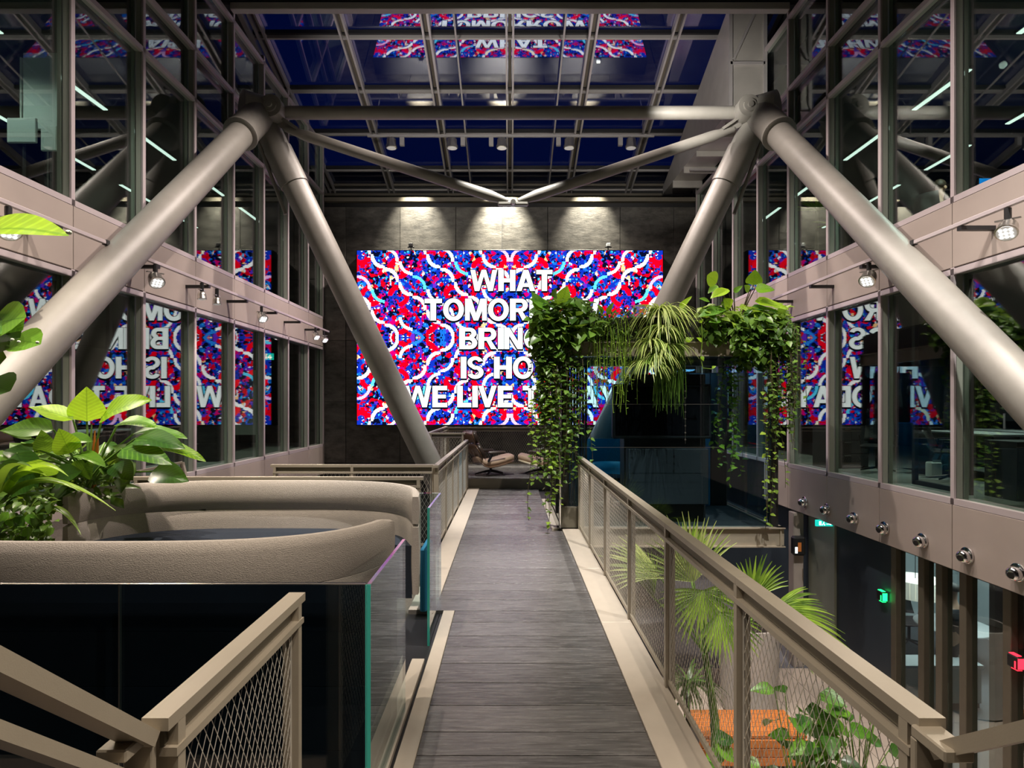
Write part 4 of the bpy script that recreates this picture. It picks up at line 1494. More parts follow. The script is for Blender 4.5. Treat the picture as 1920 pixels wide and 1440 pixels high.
# ================================================================== LOUNGE CHAIRS ON THE PLATFORM
def lounge_chair(loc, label, rz, shell, cushion, pad):
    """shell lounge chair facing +X in its own frame"""
    t = thing('lounge_chair', label, 'lounge chair', loc, None, rz)

    def bent(w, pts, th, name, material, bulge=0.0):
        m = MB()
        n = 9
        P = [Vector((p[0], 0, p[1])) for p in pts]
        vs_, fs = [], []
        for i, p in enumerate(P):
            a, b = P[max(0, i - 1)], P[min(len(P) - 1, i + 1)]
            d = (b - a).normalized()
            nr = Vector((-d.z, 0, d.x))
            for k in range(n):
                u = -1 + 2 * k / (n - 1)
                taper = 1 - .25 * (abs(i / (len(P) - 1) - .5) * 2) ** 4
                vs_.append(p + Vector((0, u * w / 2 * taper, 0)) + nr * (.05 * u * u + bulge * (1 - u * u)))
        for i in range(len(P) - 1):
            for k in range(n - 1):
                q = i * n + k
                fs.append((q, q + 1, q + n + 1, q + n))
        o = m.add(vs_, fs).build(name, material, t, smooth='all', local=True)
        md = o.modifiers.new('thick', 'SOLIDIFY')
        md.thickness = th
        md.offset = 0
        return o
    seat = [(.46, .37), (.36, .35), (.2, .31), (.02, .27), (-.16, .25), (-.27, .28), (-.31, .36)]
    back = [(-.27, .40), (-.33, .50), (-.40, .62), (-.44, .72)]
    head = [(-.44, .75), (-.49, .84), (-.53, .94), (-.51, .99)]
    bent(.74, seat, .02, 'seat_shell', shell)
    bent(.74, back, .02, 'back_shell', shell)
    bent(.70, head, .02, 'head_shell', shell)
    bent(.60, [(p[0] + .02, p[1] + .07) for p in seat], .11, 'seat_cushion', cushion, .015)
    bent(.60, [(p[0] + .07, p[1] + .02) for p in back], .10, 'back_cushion', pad, .015)
    bent(.56, [(p[0] + .07, p[1] + .02) for p in head], .09, 'head_cushion', pad, .015)
    for s in (-1, 1):
        MB().bbox(-.2, .22, s * .33 - .045, s * .33 + .045, .50, .57, .03).build('armrest', M['leather'], t, local=True, smooth=True)
        MB().bar((-.1, s * .33, .5), (-.2, s * .33, .33), .05, .02, (0, 1, 0)).build('arm_bracket', M['black'], t, local=True)
        MB().bar((-.30, s * .16, .36), (-.47, s * .16, .80), .03, .015, (0, 1, 0)).build('back_brace', M['steel'], t, local=True)
    MB().tube([(0, 0, .06), (0, 0, .27)], .03, 10).build('column', M['black'], t, local=True)
    for k in range(5):
        a = 2 * PI * k / 5 + .3
        MB().tube([(0, 0, .10), (.18 * math.cos(a), .18 * math.sin(a), .07), (.37 * math.cos(a), .37 * math.sin(a), .02)], [.03, .022, .016], 8).build('leg', M['black'], t, local=True)
    return t


lounge_chair((-.44, 13.5, .21), 'dark shell lounge chair on the platform, nearer the railing of the bridge', math.radians(25), M['walnut'], M['tan'], M['leather'])
lounge_chair((.72, 13.7, .21), 'pale shell lounge chair on the platform, half hidden by the hanging ivy', math.radians(165), M['cream_shell'], M['tan'], M['tan'])

# ================================================================== PLANTS
def leaf_verts(kind='ovate', n=6, droop=.25, fold=.22, curl=0.0):
    vs_, fs = [], []
    for i in range(n + 1):
        t = i / n
        if kind == 'ovate':
            w = .36 * (math.sin(PI * min(1, t ** .62)) ** .85) if 0 < t < 1 else .004
        elif kind == 'heart':
            w = .44 * (math.sin(PI * (t ** .5)) ** .8) if 0 < t < 1 else .006
            if i == 0:
                w = .12
        elif kind == 'round':
            w = .42 * math.sin(PI * t) ** .6 if 0 < t < 1 else .02
        elif kind == 'lance':
            w = .15 * (math.sin(PI * (t ** .75)) ** .8) if 0 < t < 1 else .003
        else:
            w = .035 * (1 - t) ** .6 + .002
        z = -droop * t * t + curl * math.sin(PI * t)
        wob = .02 * math.sin(9 * t) * (kind in ('ovate', 'heart'))
        vs_ += [Vector((-w, t, z + w * fold + wob)), Vector((-w * .5, t, z + w * fold * .4)), Vector((0, t, z)), Vector((w * .5, t, z + w * fold * .4)), Vector((w, t, z + w * fold - wob))]
    for i in range(n):
        for k in range(4):
            a = i * 5 + k
            fs.append((a, a + 1, a + 6, a + 5))
    return vs_, fs


LEAF = {}


def leaf_mesh(kind, material, **kw):
    key = (kind, material.name, tuple(sorted(kw.items())))
    if key not in LEAF:
        v, f = leaf_verts(kind, **kw)
        me = bpy.data.meshes.new('leaf')
        me.from_pydata([tuple(p) for p in v], [], f)
        me.materials.append(material)
        me.polygons.foreach_set('use_smooth', [True] * len(me.polygons))
        LEAF[key] = me
    return LEAF[key]


def frame_to(base, tip, up):
    base, tip = Vector(base), Vector(tip)
    y = (tip - base)
    L = y.length
    y.normalize()
    z = Vector(up) - y * Vector(up).dot(y)
    if z.length < 1e-4:
        z = y.orthogonal()
    z.normalize()
    x = y.cross(z)
    m = Matrix((x, y, z)).transposed().to_4x4()
    m.translation = base
    return m, L


def leaf(parent, base, tip, up, kind='ovate', material=None, wide=1.0, name='leaf', **kw):
    m, L = frame_to(base, tip, up)
    o = bpy.data.objects.new(name, leaf_mesh(kind, material, **kw))
    C.objects.link(o)
    o.parent = parent
    m = Matrix.Translation(-WL[parent.name]) @ m
    o.matrix_local = m @ Matrix.Diagonal((L * wide, L, L, 1))
    return o


def rnd(a, b):
    return R.uniform(a, b)


def petiole(parent, a, b, r=.008, sag=.05, material=None, name='stem'):
    a, b = Vector(a), Vector(b)
    mid = a.lerp(b, .55) + Vector((0, 0, sag))
    return MB().tube([a, a.lerp(mid, .6) + Vector((0, 0, sag * .3)), mid, b], [r * 1.3, r * 1.1, r, r * .8], 6).build(name, material or M['stem'], parent, smooth=True)


def foliage(parent, spec, n, size, material, kind='ovate', name='foliage', hang=0.2, nseg=3, jitter=1.0):
    """many small leaves in one mesh; spec(): returns (point, outward dir)"""
    m = MB()
    v, f = leaf_verts(kind, nseg, .2, .25)
    for _ in range(n):
        p, o = spec()
        L = rnd(size[0], size[1])
        d = (Vector(o) + Vector((rnd(-1, 1), rnd(-1, 1), rnd(-1, .7) - hang)) * jitter).normalized()
        up = Vector((rnd(-.6, .6), rnd(-1.0, .1), 1))
        mt, _l = frame_to(p, Vector(p) + d, up)
        mt = mt @ Matrix.Scale(L, 4)
        m.add([mt @ q for q in v], f)
    return m.build(name, material, parent, smooth='all', kind='stuff')


def vines(parent, starts, length, material, leafsize, n_leaf, name='vine', r=.004, kind='heart', sway=.05, lmat=None):
    """hanging stems with leaves, one mesh of stems and one of leaves"""
    st, lf = MB(), MB()
    v, f = leaf_verts(kind, 3, .15, .2)
    for p in starts:
        p = Vector(p)
        L = rnd(*length)
        pts = [p]
        n = 9
        d = Vector((rnd(-.3, .3), rnd(-.6, .0), .2))
        for i in range(n):
            d = (d * .55 + Vector((rnd(-sway, sway) * 4, rnd(-sway, sway) * 3, -1)) * .6).normalized()
            pts.append(pts[-1] + d * (L / n))
        st.tube(pts, r, 4, caps=False)
        for k in range(n_leaf):
            u = (k + rnd(0, 1)) / n_leaf * n
            i = min(n - 1, int(u))
            q = pts[i].lerp(pts[i + 1], u - i)
            a = rnd(0, 2 * PI)
            o = Vector((math.cos(a), math.sin(a) - .35, rnd(-.8, .35))).normalized()
            mt, _l = frame_to(q, q + o, (rnd(-.3, .3), -.5, 1))
            mt = mt @ Matrix.Scale(rnd(*leafsize), 4)
            lf.add([mt @ x for x in v], f)
    st.build('stem', material, parent, kind='stuff')
    return lf.build('foliage', lmat or M['f_mid'], parent, smooth='all', kind='stuff')


# ---- planter beside the sofa booth
pl = thing('planter', 'long dark planter with soil between the sofa booth and the glazing', 'planter', (-4.4, 5.2, -.1))
MB().bbox(-5.1, -3.62, 3.3, 7.3, -.1, .50, .02).build('box', M['black'], pl)
MB().box(-5.06, -3.66, 3.34, 7.26, .50, .53).build('potting_soil', M['soil'], pl)

# big philodendron with upright bright leaves
base = PX(176, 915, 4.75)
ph = thing('philodendron', 'large philodendron with a fan of upright bright yellow-green leaves above the sofa back', 'plant', base)
yP = 4.75
big = [  # base px, tip px, width factor, depth offset, up
    ((163, 790), (162, 731), 1.25, 0, (0, -1, .3), 'ovate', 'leaf_bright'),
    ((137, 787), (57, 754), .85, -.1, (.2, -.6, 1), 'ovate', 'leaf_bright'),
    ((192, 781), (268, 737), .95, 0, (-.2, -.8, 1), 'ovate', 'leaf_bright'),
    ((222, 794), (290, 786), .75, .1, (0, -.5, 1), 'ovate', 'leaf_bright'),
    ((100, 806), (-5, 796), .9, -.2, (0, -.7, 1), 'ovate', 'leaf_mid'),
    ((252, 812), (345, 803), .55, .1, (0, -.4, 1), 'ovate', 'leaf_mid'),
    ((255, 822), (340, 825), .75, -.1, (0, -.7, 1), 'ovate', 'leaf_dark'),
    ((297, 838), (382, 848), .5, -.1, (0, -.5, 1), 'ovate', 'leaf_bright'),
    ((228, 842), (316, 855), .75, -.2, (0, -.8, 1), 'ovate', 'leaf_mid'),
    ((285, 884), (346, 893), .9, .1, (0, -.9, .6), 'ovate', 'leaf_dark'),
    ((215, 870), (245, 893), 1.0, -.2, (0, -1, .4), 'ovate', 'leaf_dark'),
    ((132, 850), (112, 808), 1.2, -.3, (0, -1, .2), 'ovate', 'leaf_bright'),
    ((88, 850), (78, 812), 1.0, -.25, (0, -1, .2), 'ovate', 'leaf_mid'),
    ((112, 828), (165, 815), .8, -.2, (0, -.6, 1), 'ovate', 'leaf_mid'),
    ((60, 822), (8, 805), .9, -.2, (0, -.5, 1), 'ovate', 'leaf_bright'),
    ((75, 845), (5, 838), .8, -.3, (0, -.6, 1), 'ovate', 'leaf_dark'),
    ((145, 852), (196, 862), .6, -.3, (0, -.4, 1), 'ovate', 'leaf_mid'),
    ((72, 893), (72, 869), 1.5, -.5, (0, -1, .2), 'round', 'leaf_bright'),
    ((45, 868), (-12, 905), 1.1, -.6, (.2, -1, .6), 'ovate', 'leaf_dark'),
    ((60, 884), (8, 938), .9, -.6, (.3, -.8, 1), 'ovate', 'leaf_dark'),
    ((30, 850), (68, 905), .8, -.5, (0, -.8, .6), 'ovate', 'leaf_dark'),
    ((150, 890), (165, 865), 1.1, -.2, (0, -1, .4), 'ovate', 'leaf_mid'),
    ((105, 900), (140, 880), 1.0, -.4, (0, -1, .6), 'ovate', 'leaf_dark'),
    ((120, 815), (112, 835), 1.0, .3, (0, -1, .4), 'ovate', 'leaf_dark'),
    ((40, 830), (62, 862), .9, .2, (0, -1, .4), 'ovate', 'leaf_dark'),
    ((196, 830), (215, 868), .8, .3, (0, -1, .4), 'ovate', 'leaf_dark'),
]
for (b, t_, wd, dy, up, kd, mt) in big:
    Y = yP + dy
    B, T = PX(*b, Y), PX(*t_, Y - .12)
    leaf(ph, B, T, (up[0] - .7 * up[1], up[1], up[2]), kd, M[mt], wd, droop=.18, fold=.16, n=8)
    petiole(ph, base + Vector((rnd(-.05, .05), rnd(-.05, .05), rnd(0, .1))), B, .009, .03)
for px in (172, 178, 184):
    MB().tube([base, PX(px - 2, 840, yP), PX(px, 795 + (px - 172) * 2, yP)], [.016, .013, .004], 7).build('sheath', M['sheath'] if px > 174 else M['stem'], ph, smooth=True)
foliage(ph, lambda: (PX(rnd(-20, 240), rnd(845, 935), yP + rnd(-.2, .5)), (0, -.5, .1)), 330, (.07, .19), M['f_dark'])

# arching strap leaved plant in front
base = PX(4, 945, 4.0)
sp_ = thing('strap_leaved_plant', 'low plant with long arching grassy leaves reaching over the sofa arm', 'plant', base)
arch = [((5, 945), (60, 880), (128, 893), .055, 'f_bright'), ((6, 945), (70, 905), (150, 922), .05, 'f_mid'), ((5, 942), (95, 905), (217, 958), .035, 'f_bright'), ((60, 972), (110, 960), (152, 1003), .04, 'f_mid'),
        ((2, 935), (45, 892), (88, 893), .05, 'f_mid'), ((-5, 930), (20, 880), (60, 876), .05, 'f_dark'), ((10, 950), (60, 930), (110, 938), .04, 'f_dark'), ((20, 955), (80, 950), (120, 965), .03, 'f_dark')]
for (a, mid, c, w, mt) in arch:
    A, Mi, D = PX(*a, 4.0), PX(*mid, 3.95), PX(*c, 3.85)
    m = MB()
    vs_, fs = [], []
    n = 12
    for i in range(n + 1):
        u = i / n
        ctrl = Mi * 2 - A * .5 - D * .5
        p = A * (1 - u) ** 2 + ctrl * 2 * u * (1 - u) + D * u * u
        ww = w * math.sin(PI * min(1, .08 + u * .92) ** .8) + .002
        vs_ += [p + Vector((0, -ww, ww * .6)), p, p + Vector((0, ww * .8, ww * .7))]
    for i in range(n):
        for k in range(2):
            q = i * 3 + k
            fs.append((q, q + 1, q + 4, q + 3))
    m.add(vs_, fs).build('leaf', M[mt], sp_, smooth='all')

# small leaved ground cover
base = PX(40, 1000, 3.9)
gc = thing('ground_cover_plant', 'small leaved dark ground cover in the shade beside the sofa arm', 'plant', base)
foliage(gc, lambda: (PX(rnd(-20, 104), rnd(925, 1015), rnd(3.75, 4.2)), (0, -.6, 0)), 300, (.04, .085), M['f_dark'])
for k in range(9):
    p = PX(rnd(0, 75), rnd(955, 1010), 3.8)
    leaf(gc, p, p + Vector((rnd(-.05, .05), -.03, -rnd(.07, .11))), (0, -1, .4), 'ovate', M['leaf_mid'], 1.0, n=4, droop=.1)
MB().tube([base + Vector((0, 0, -.1)), base + Vector((0, 0, .1))], .01, 6).build('stem', M['stem_dark'], gc)

# banana leaf from outside the frame, above
base = PX(-150, 700, 4.3)
bn = thing('banana_plant', 'tall banana plant with one glowing yellow-green leaf by the slab band', 'plant', base)
leaf(bn, PX(-75, 448, 4.3), PX(122, 431, 4.15), (.1, -.75, .9), 'lance', M['leaf_bright'], 1.5, droop=.05, fold=.3, n=10, curl=.06)
petiole(bn, base, PX(-75, 448, 4.3), .02, .02)
p = PX(124, 434, 4.15)
MB().lathe([(.008, 0), (.016, .01), (.016, .03), (.006, .04)], p, p + Vector((.02, 0, -.006)), 8).build('tip_bud', M['bud'], bn, smooth=True)
leaf(bn, PX(-80, 500, 4.3), PX(-160, 380, 4.3), (.1, -.75, .9), 'lance', M['leaf_bright'], 1.4, droop=.05, fold=.3, n=10, curl=.06)

# fiddle leaf branch
base = PX(-60, 900, 4.2)
fg = thing('rubber_fig', 'dark round leaved fig branch in front of the leaning steel strut by the stairs', 'plant', base)
MB().tube([base, PX(-35, 760, 4.2), PX(-12, 640, 4.2), PX(18, 624, 4.1)], [.018, .014, .01, .006], 8).build('branch', M['stem_dark'], fg, smooth=True)
for (b, t_, w, mt, kd) in [((-15, 610), (40, 590), 1.2, 'leaf_mid', 'round'), ((22, 637), (70, 640), 1.05, 'leaf_mid', 'round'), ((-10, 625), (32, 628), .9, 'leaf_dark', 'round'), ((-25, 720), (14, 728), 1.3, 'leaf_dark', 'round'), ((-20, 655), (10, 650), 1.0, 'leaf_dark', 'round'), ((-30, 690), (4, 668), 1.0, 'leaf_dark', 'round'), ((-25, 600), (36, 612), .9, 'leaf_mid', 'round')]:
    leaf(fg, PX(*b, 4.15), PX(*t_, 4.05), (.6, -.9, .5), kd, M[mt], w, droop=.1, fold=.15)
for (px, py) in ((67, 642), (32, 641), (20, 637)):
    q = PX(px, py, 4.03)
    MB().lathe([(.003, 0), (.010, .006), (.010, .018), (.003, .024)], q, q + Vector((.02, 0, 0)), 6).build('bud', M['bud'], fg)

# ---- plants on the glass cabin
YF = PY0 - .05


def spot_spec(x0, x1, y0_, y1_, ya=None, yb_=None, out=(0, -.6, 0)):
    ya = YF - .15 if ya is None else ya
    yb_ = YF + .45 if yb_ is None else yb_
    return lambda: (PX(rnd(x0, x1), rnd(y0_, y1_), rnd(ya, yb_)), out)


def ell_spec(cx_, cy_, rx, ry, ya, yb_, out=(0, -.6, 0)):
    def f():
        a, r = rnd(0, 2 * PI), math.sqrt(rnd(0, 1))
        return (PX(cx_ + rx * r * math.cos(a), cy_ + ry * r * math.sin(a), rnd(ya, yb_)), out)
    return f


t = thing('pothos', 'bushy dark green pothos over the corner of the cabin roof nearest the bridge', 'plant', PX(1050, 600, 8.8))
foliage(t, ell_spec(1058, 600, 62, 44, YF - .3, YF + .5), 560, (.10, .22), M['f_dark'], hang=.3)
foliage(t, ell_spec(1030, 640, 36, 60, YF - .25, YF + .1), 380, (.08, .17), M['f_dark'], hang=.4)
for (b, t_, w, mt) in [((1052, 575), (1062, 536), 1.0, 'leaf_bright'), ((1030, 580), (995, 556), .9, 'leaf_mid'), ((1000, 600), (982, 598), 1, 'leaf_mid'), ((1060, 570), (1100, 572), .7, 'leaf_mid'), ((1015, 585), (1000, 545), .8, 'leaf_mid'), ((1040, 560), (1040, 540), 1, 'leaf_mid'),
                       ((1140, 590), (1148, 566), .7, 'leaf_bright'), ((1130, 590), (1122, 570), .7, 'leaf_bright'), ((1010, 620), (983, 632), .9, 'leaf_mid'), ((1075, 585), (1098, 600), .8, 'leaf_dark')]:
    Y = YF - .1
    leaf(t, PX(*b, Y), PX(*t_, Y - .1), (rnd(-.3, .3), -.8, .8), 'ovate', M[mt], w * 1.15, droop=.15)
    petiole(t, PX(b[0] + rnd(-5, 5), 610, Y + .1), PX(*b, Y), .006, .01)

t = thing('ivy', 'long curtain of small leaved ivy hanging along the cabin corner by the bridge', 'plant', PX(1030, 660, 8.6))
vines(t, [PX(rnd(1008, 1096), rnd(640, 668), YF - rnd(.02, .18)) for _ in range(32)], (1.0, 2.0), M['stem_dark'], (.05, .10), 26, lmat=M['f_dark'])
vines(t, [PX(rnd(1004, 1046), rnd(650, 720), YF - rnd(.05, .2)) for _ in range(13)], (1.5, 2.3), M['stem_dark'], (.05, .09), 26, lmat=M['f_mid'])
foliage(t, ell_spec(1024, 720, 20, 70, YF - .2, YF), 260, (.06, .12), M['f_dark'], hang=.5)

t = thing('string_fern', 'thin stringy fern trailing over the cabin roof edge beside the pothos', 'plant', PX(1150, 600, 8.7))
vines(t, [PX(rnd(1108, 1190), rnd(590, 612), YF - rnd(0, .12)) for _ in range(42)], (.6, 1.35), M['f_mid'], (.03, .07), 9, kind='lance', lmat=M['f_mid'])
foliage(t, spot_spec(1105, 1190, 580, 630), 240, (.06, .14), M['f_dark'], kind='lance', hang=.3)


def strappy(t, c, n, length, material, width, spread=1.0, lift=.6):
    m = MB()
    for _ in range(n):
        a = rnd(0, 2 * PI)
        L = rnd(*length)
        d = Vector((math.cos(a) * spread, math.sin(a) * .75 * spread - .2, rnd(lift * .2, lift * 1.4)))
        d.normalize()
        p = Vector(c) + Vector((rnd(-.05, .05), rnd(-.05, .05), 0))
        vs_, fs = [], []
        nn = 7
        side = Vector((-d.y, d.x, 0)).normalized()
        for i in range(nn + 1):
            u = i / nn
            w = width * (1 - u) ** .7 + .001
            vs_ += [p - side * w, p + side * w + Vector((0, 0, w * .3))]
            d = (d + Vector((0, 0, -.30))).normalized()
            p = p + d * (L / nn)
        for i in range(nn):
            fs.append((2 * i, 2 * i + 1, 2 * i + 3, 2 * i + 2))
        m.add(vs_, fs)
    return m.build('strap_leaves', material, t, smooth='all', kind='stuff')


t = thing('spider_plant', 'pale green spider plant spilling its striped straps down the cabin front', 'plant', PX(1238, 600, 8.7))
strappy(t, PX(1238, 588, YF), 200, (.45, .85), M['f_strap'], .013, 1.0, .9)
for (px, py) in ((1222, 640), (1252, 650), (1215, 680), (1240, 615), (1232, 665)):
    strappy(t, PX(px, py, YF - .22), 80, (.28, .55), M['f_strap'], .012, .8, .5)
MB().tube([PX(1238, 590, YF), PX(1232, 640, YF - .22), PX(1230, 672, YF - .24)], .006, 6).build('runner', M['stem'], t)

t = thing('mistletoe_cactus', 'dark rush like strings hanging beneath the spider plant', 'plant', PX(1255, 640, 8.6))
m = MB()
for _ in range(110):
    p = PX(rnd(1228, 1282), rnd(612, 640), YF - rnd(.02, .2))
    L = rnd(.7, 1.15)
    m.tube([p, p + Vector((rnd(-.03, .03), rnd(-.04, .04), -L * .5)), p + Vector((rnd(-.05, .05), rnd(-.05, .05), -L))], [.007, .006, .003], 4, caps=False)
m.build('strings', M['f_dark'], t, kind='stuff')

t = thing('philodendron', 'philodendron with big glowing leaves standing up from the cabin roof near the slab band', 'plant', PX(1385, 590, 8.9))
big2 = [((1413, 534), (1416, 506), 1.25, 'leaf_bright', (0, -1, .2), 'heart'), ((1416, 541), (1453, 541), 1.0, 'leaf_bright', (0, -.9, .6), 'ovate'), ((1344, 530), (1328, 516), 1.5, 'leaf_bright', (0, -1, .3), 'round'),
        ((1365, 542), (1332, 556), .9, 'leaf_bright', (0, -.7, .8), 'ovate'), ((1345, 535), (1328, 548), .8, 'leaf_mid', (0, -.9, .5), 'ovate'), ((1275, 578), (1296, 554), .6, 'leaf_bright', (-.3, -.9, .4), 'ovate'),
        ((1415, 565), (1482, 574), .6, 'leaf_bright', (0, -.7, .8), 'ovate'), ((1408, 577), (1462, 580), .6, 'leaf_dark', (0, -.6, .9), 'ovate'), ((1360, 578), (1308, 590), .7, 'leaf_mid', (0, -.7, .8), 'ovate'),
        ((1405, 545), (1397, 535), 1.2, 'leaf_mid', (0, -1, .3), 'ovate'), ((1376, 548), (1392, 535), .8, 'leaf_mid', (0, -1, .3), 'ovate'), ((1370, 575), (1358, 560), 1.2, 'leaf_bright', (0, -1, .4), 'heart'),
        ((1330, 565), (1312, 558), .7, 'leaf_mid', (0, -.8, .6), 'ovate'), ((1275, 580), (1290, 586), .8, 'leaf_bright', (0, -.8, .6), 'ovate'), ((1395, 590), (1410, 580), 1.0, 'leaf_dark', (0, -.9, .6), 'ovate'), ((1350, 600), (1330, 602), .9, 'leaf_mid', (0, -.9, .6), 'ovate')]
for (b, t_, w, mt, up, kd) in big2:
    Y = YF - .05 + rnd(-.1, .1)
    leaf(t, PX(*b, Y), PX(*t_, Y - .08), (up[0] + .35 * up[1], up[1], up[2]), kd, M[mt], w, droop=.12, fold=.15, n=8)
    if b[1] < 560:
        petiole(t, PX(1388 if b[0] > 1390 else 1378, 600, YF + .1), PX(*b, Y), .008, .02, M['stem_dark'])
foliage(t, spot_spec(1315, 1475, 575, 605), 260, (.10, .2), M['f_mid'], hang=.1)

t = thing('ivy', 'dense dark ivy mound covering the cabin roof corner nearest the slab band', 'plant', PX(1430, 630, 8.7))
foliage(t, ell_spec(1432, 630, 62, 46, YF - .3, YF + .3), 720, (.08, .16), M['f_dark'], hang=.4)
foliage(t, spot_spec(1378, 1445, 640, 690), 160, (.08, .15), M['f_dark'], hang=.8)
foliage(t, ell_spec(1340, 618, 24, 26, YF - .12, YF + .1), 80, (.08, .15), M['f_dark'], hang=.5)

t = thing('ivy', 'thin trailing ivy strands hanging down the cabin corner in front of the mirrored words', 'plant', PX(1475, 660, 8.6))
vines(t, [PX(rnd(1436, 1500), rnd(605, 670), YF - rnd(.02, .25)) for _ in range(34)], (.7, 1.5), M['stem_dark'], (.04, .09), 16, lmat=M['f_dark'])
vines(t, [PX(rnd(1424, 1452), rnd(700, 740), YF - rnd(.03, .12)) for _ in range(6)], (1.6, 2.1), M['stem_dark'], (.05, .10), 18, lmat=M['f_mid'])
t = thing('ivy', 'bright ivy strand climbing behind the cabin glass next to the media unit', 'plant', PX(1360, 700, 9.4))
vines(t, [PX(rnd(1352, 1378), rnd(670, 700), rnd(9.0, 9.5)) for _ in range(12)], (1.2, 2.0), M['stem_dark'], (.06, .11), 18, lmat=M['f_bright'])
t = thing('pothos', 'loose single pothos runner dangling in front of the bronze fascia beam', 'plant', PX(1310, 620, 8.5))
MB().tube([PX(1290, 592, YF - .1), PX(1300, 602, YF - .15), PX(1315, 600, YF - .15), PX(1317, 635, YF - .15), PX(1314, 672, YF - .15), PX(1318, 690, YF - .15), PX(1336, 692, YF - .15)], .006, 6).build('runner', M['f_mid'], t, smooth=True)
for (b, t_) in (((1312, 605), (1318, 598)), ((1316, 640), (1308, 632)), ((1286, 640), (1300, 632)), ((1315, 668), (1320, 676)), ((1335, 690), (1342, 686))):
    leaf(t, PX(*b, YF - .15), PX(*t_, YF - .18), (0, -.8, .6), 'heart', M['leaf_bright'], 1.0, n=4)

# ---- palm and plants on the ground floor
def fan(t, hub, axis, normal, n, L, spread, w=.018, mt='f_mid'):
    m = MB()
    ax, nr = Vector(axis).normalized(), Vector(normal).normalized()
    sd = ax.cross(nr).normalized()
    for i in range(n):
        a = math.radians(-spread / 2 + spread * i / (n - 1) + rnd(-1.5, 1.5))
        d = ax * math.cos(a) + sd * math.sin(a)
        l = L * (1 - .22 * abs(i / (n - 1) - .5) * 2) * rnd(.93, 1.05)
        p = Vector(hub)
        vs_, fs = [], []
        nn = 6
        cs = d.cross(nr).normalized()
        for k in range(nn + 1):
            u = k / nn
            ww = w * math.sin(PI * (.12 + .86 * u) ** .9) * (1 - .3 * u) + .001
            vs_ += [p - cs * ww + nr * ww * .5, p, p + cs * ww + nr * ww * .5]
            d = (d + Vector((0, 0, -.035 * u * 4))).normalized()
            p = p + d * (l / nn)
        for k in range(nn):
            for j in range(2):
                q = k * 3 + j
                fs.append((q, q + 1, q + 4, q + 3))
        m.add(vs_, fs)
    return m.build('frond', M[mt], t, smooth='all')


root = Vector((2.35, 6.6, GZ + .45))
pm = thing('fan_palm', 'tall fan palm with green fronds rising beside the bridge railing', 'palm', root)
fr_ = [((1318, 1108), (.1, -.25, -1), (0, -1, .2), 26, .62, 200, 6.4, 'f_mid'), ((1300, 1090), (-.3, -.1, 1), (0, -1, .3), 24, .80, 120, 6.5, 'f_strap'), ((1450, 1140), (1, -.1, -.35), (.1, -.7, .8), 30, .85, 110, 6.3, 'f_mid'),
       ((1235, 1078), (-.9, 0, .45), (.1, -.9, .6), 16, .70, 70, 6.6, 'f_strap'), ((1290, 1060), (.1, .1, 1), (0, -1, 0), 14, .55, 60, 6.9, 'f_mid'), ((1410, 1120), (.35, 0, .9), (-.1, -.9, .5), 14, .5, 80, 6.5, 'f_mid'), ((1350, 1150), (.3, -.3, -.6), (0, -1, .3), 22, .55, 150, 6.2, 'f_mid'),
       ((1225, 1120), (-.3, 0, 1), (.1, -.9, .3), 12, .6, 45, 6.7, 'f_mid')]
crown = PX(1322, 1225, 6.6)
for (hp, ax, nr, n, L, sp2, Y, mt) in fr_:
    H = PX(*hp, Y)
    fan(pm, H, ax, nr, n, L, sp2, .020, mt)
    petiole(pm, crown, H, .012, .04)
MB().tube([root + Vector((0, 0, -.45)), root.lerp(crown, .5) + Vector((.03, 0, 0)), crown], [.06, .05, .035], 10).build('trunk', M['stem'], pm, smooth=True)

t = thing('pot_planter', 'tall pale round planter standing on the tiled floor below the palm', 'planter', (3.7, 9.1, GZ))
MB().lathe([(.36, 0), (.40, .03), (.43, .6), (.44, 1.25), (.44, 1.33), (.40, 1.33), (.39, 1.22), (.02, 1.2)], (3.7, 9.1, GZ + .013), (3.7, 9.1, 2), 32).build('pot', M['pot'], t, smooth=True)
MB().lathe([(.39, 0), (.385, .02)], (3.7, 9.1, GZ + 1.235), (3.7, 9.1, 2), 24).build('potting_soil', M['soil'], t)

t = thing('bench', 'low orange wooden slatted bench behind the railing mesh', 'bench', (3.2, 7.9, GZ))
for k in range(6):
    y = 7.60 + k * .11
    MB().bbox(2.45, 3.85, y, y + .10, GZ + .40, GZ + .44, .004).build('slat', M['orange'], t)
for k in range(3):
    MB().bbox(2.45, 3.85, 7.575, 7.599, GZ + .06 + k * .115, GZ + .165 + k * .115, .004).build('slat', M['orange'], t)
for x in (2.5, 3.14, 3.76):
    MB().box(x, x + .05, 7.6, 8.24, GZ + .012, GZ + .40).build('leg', M['black'], t)

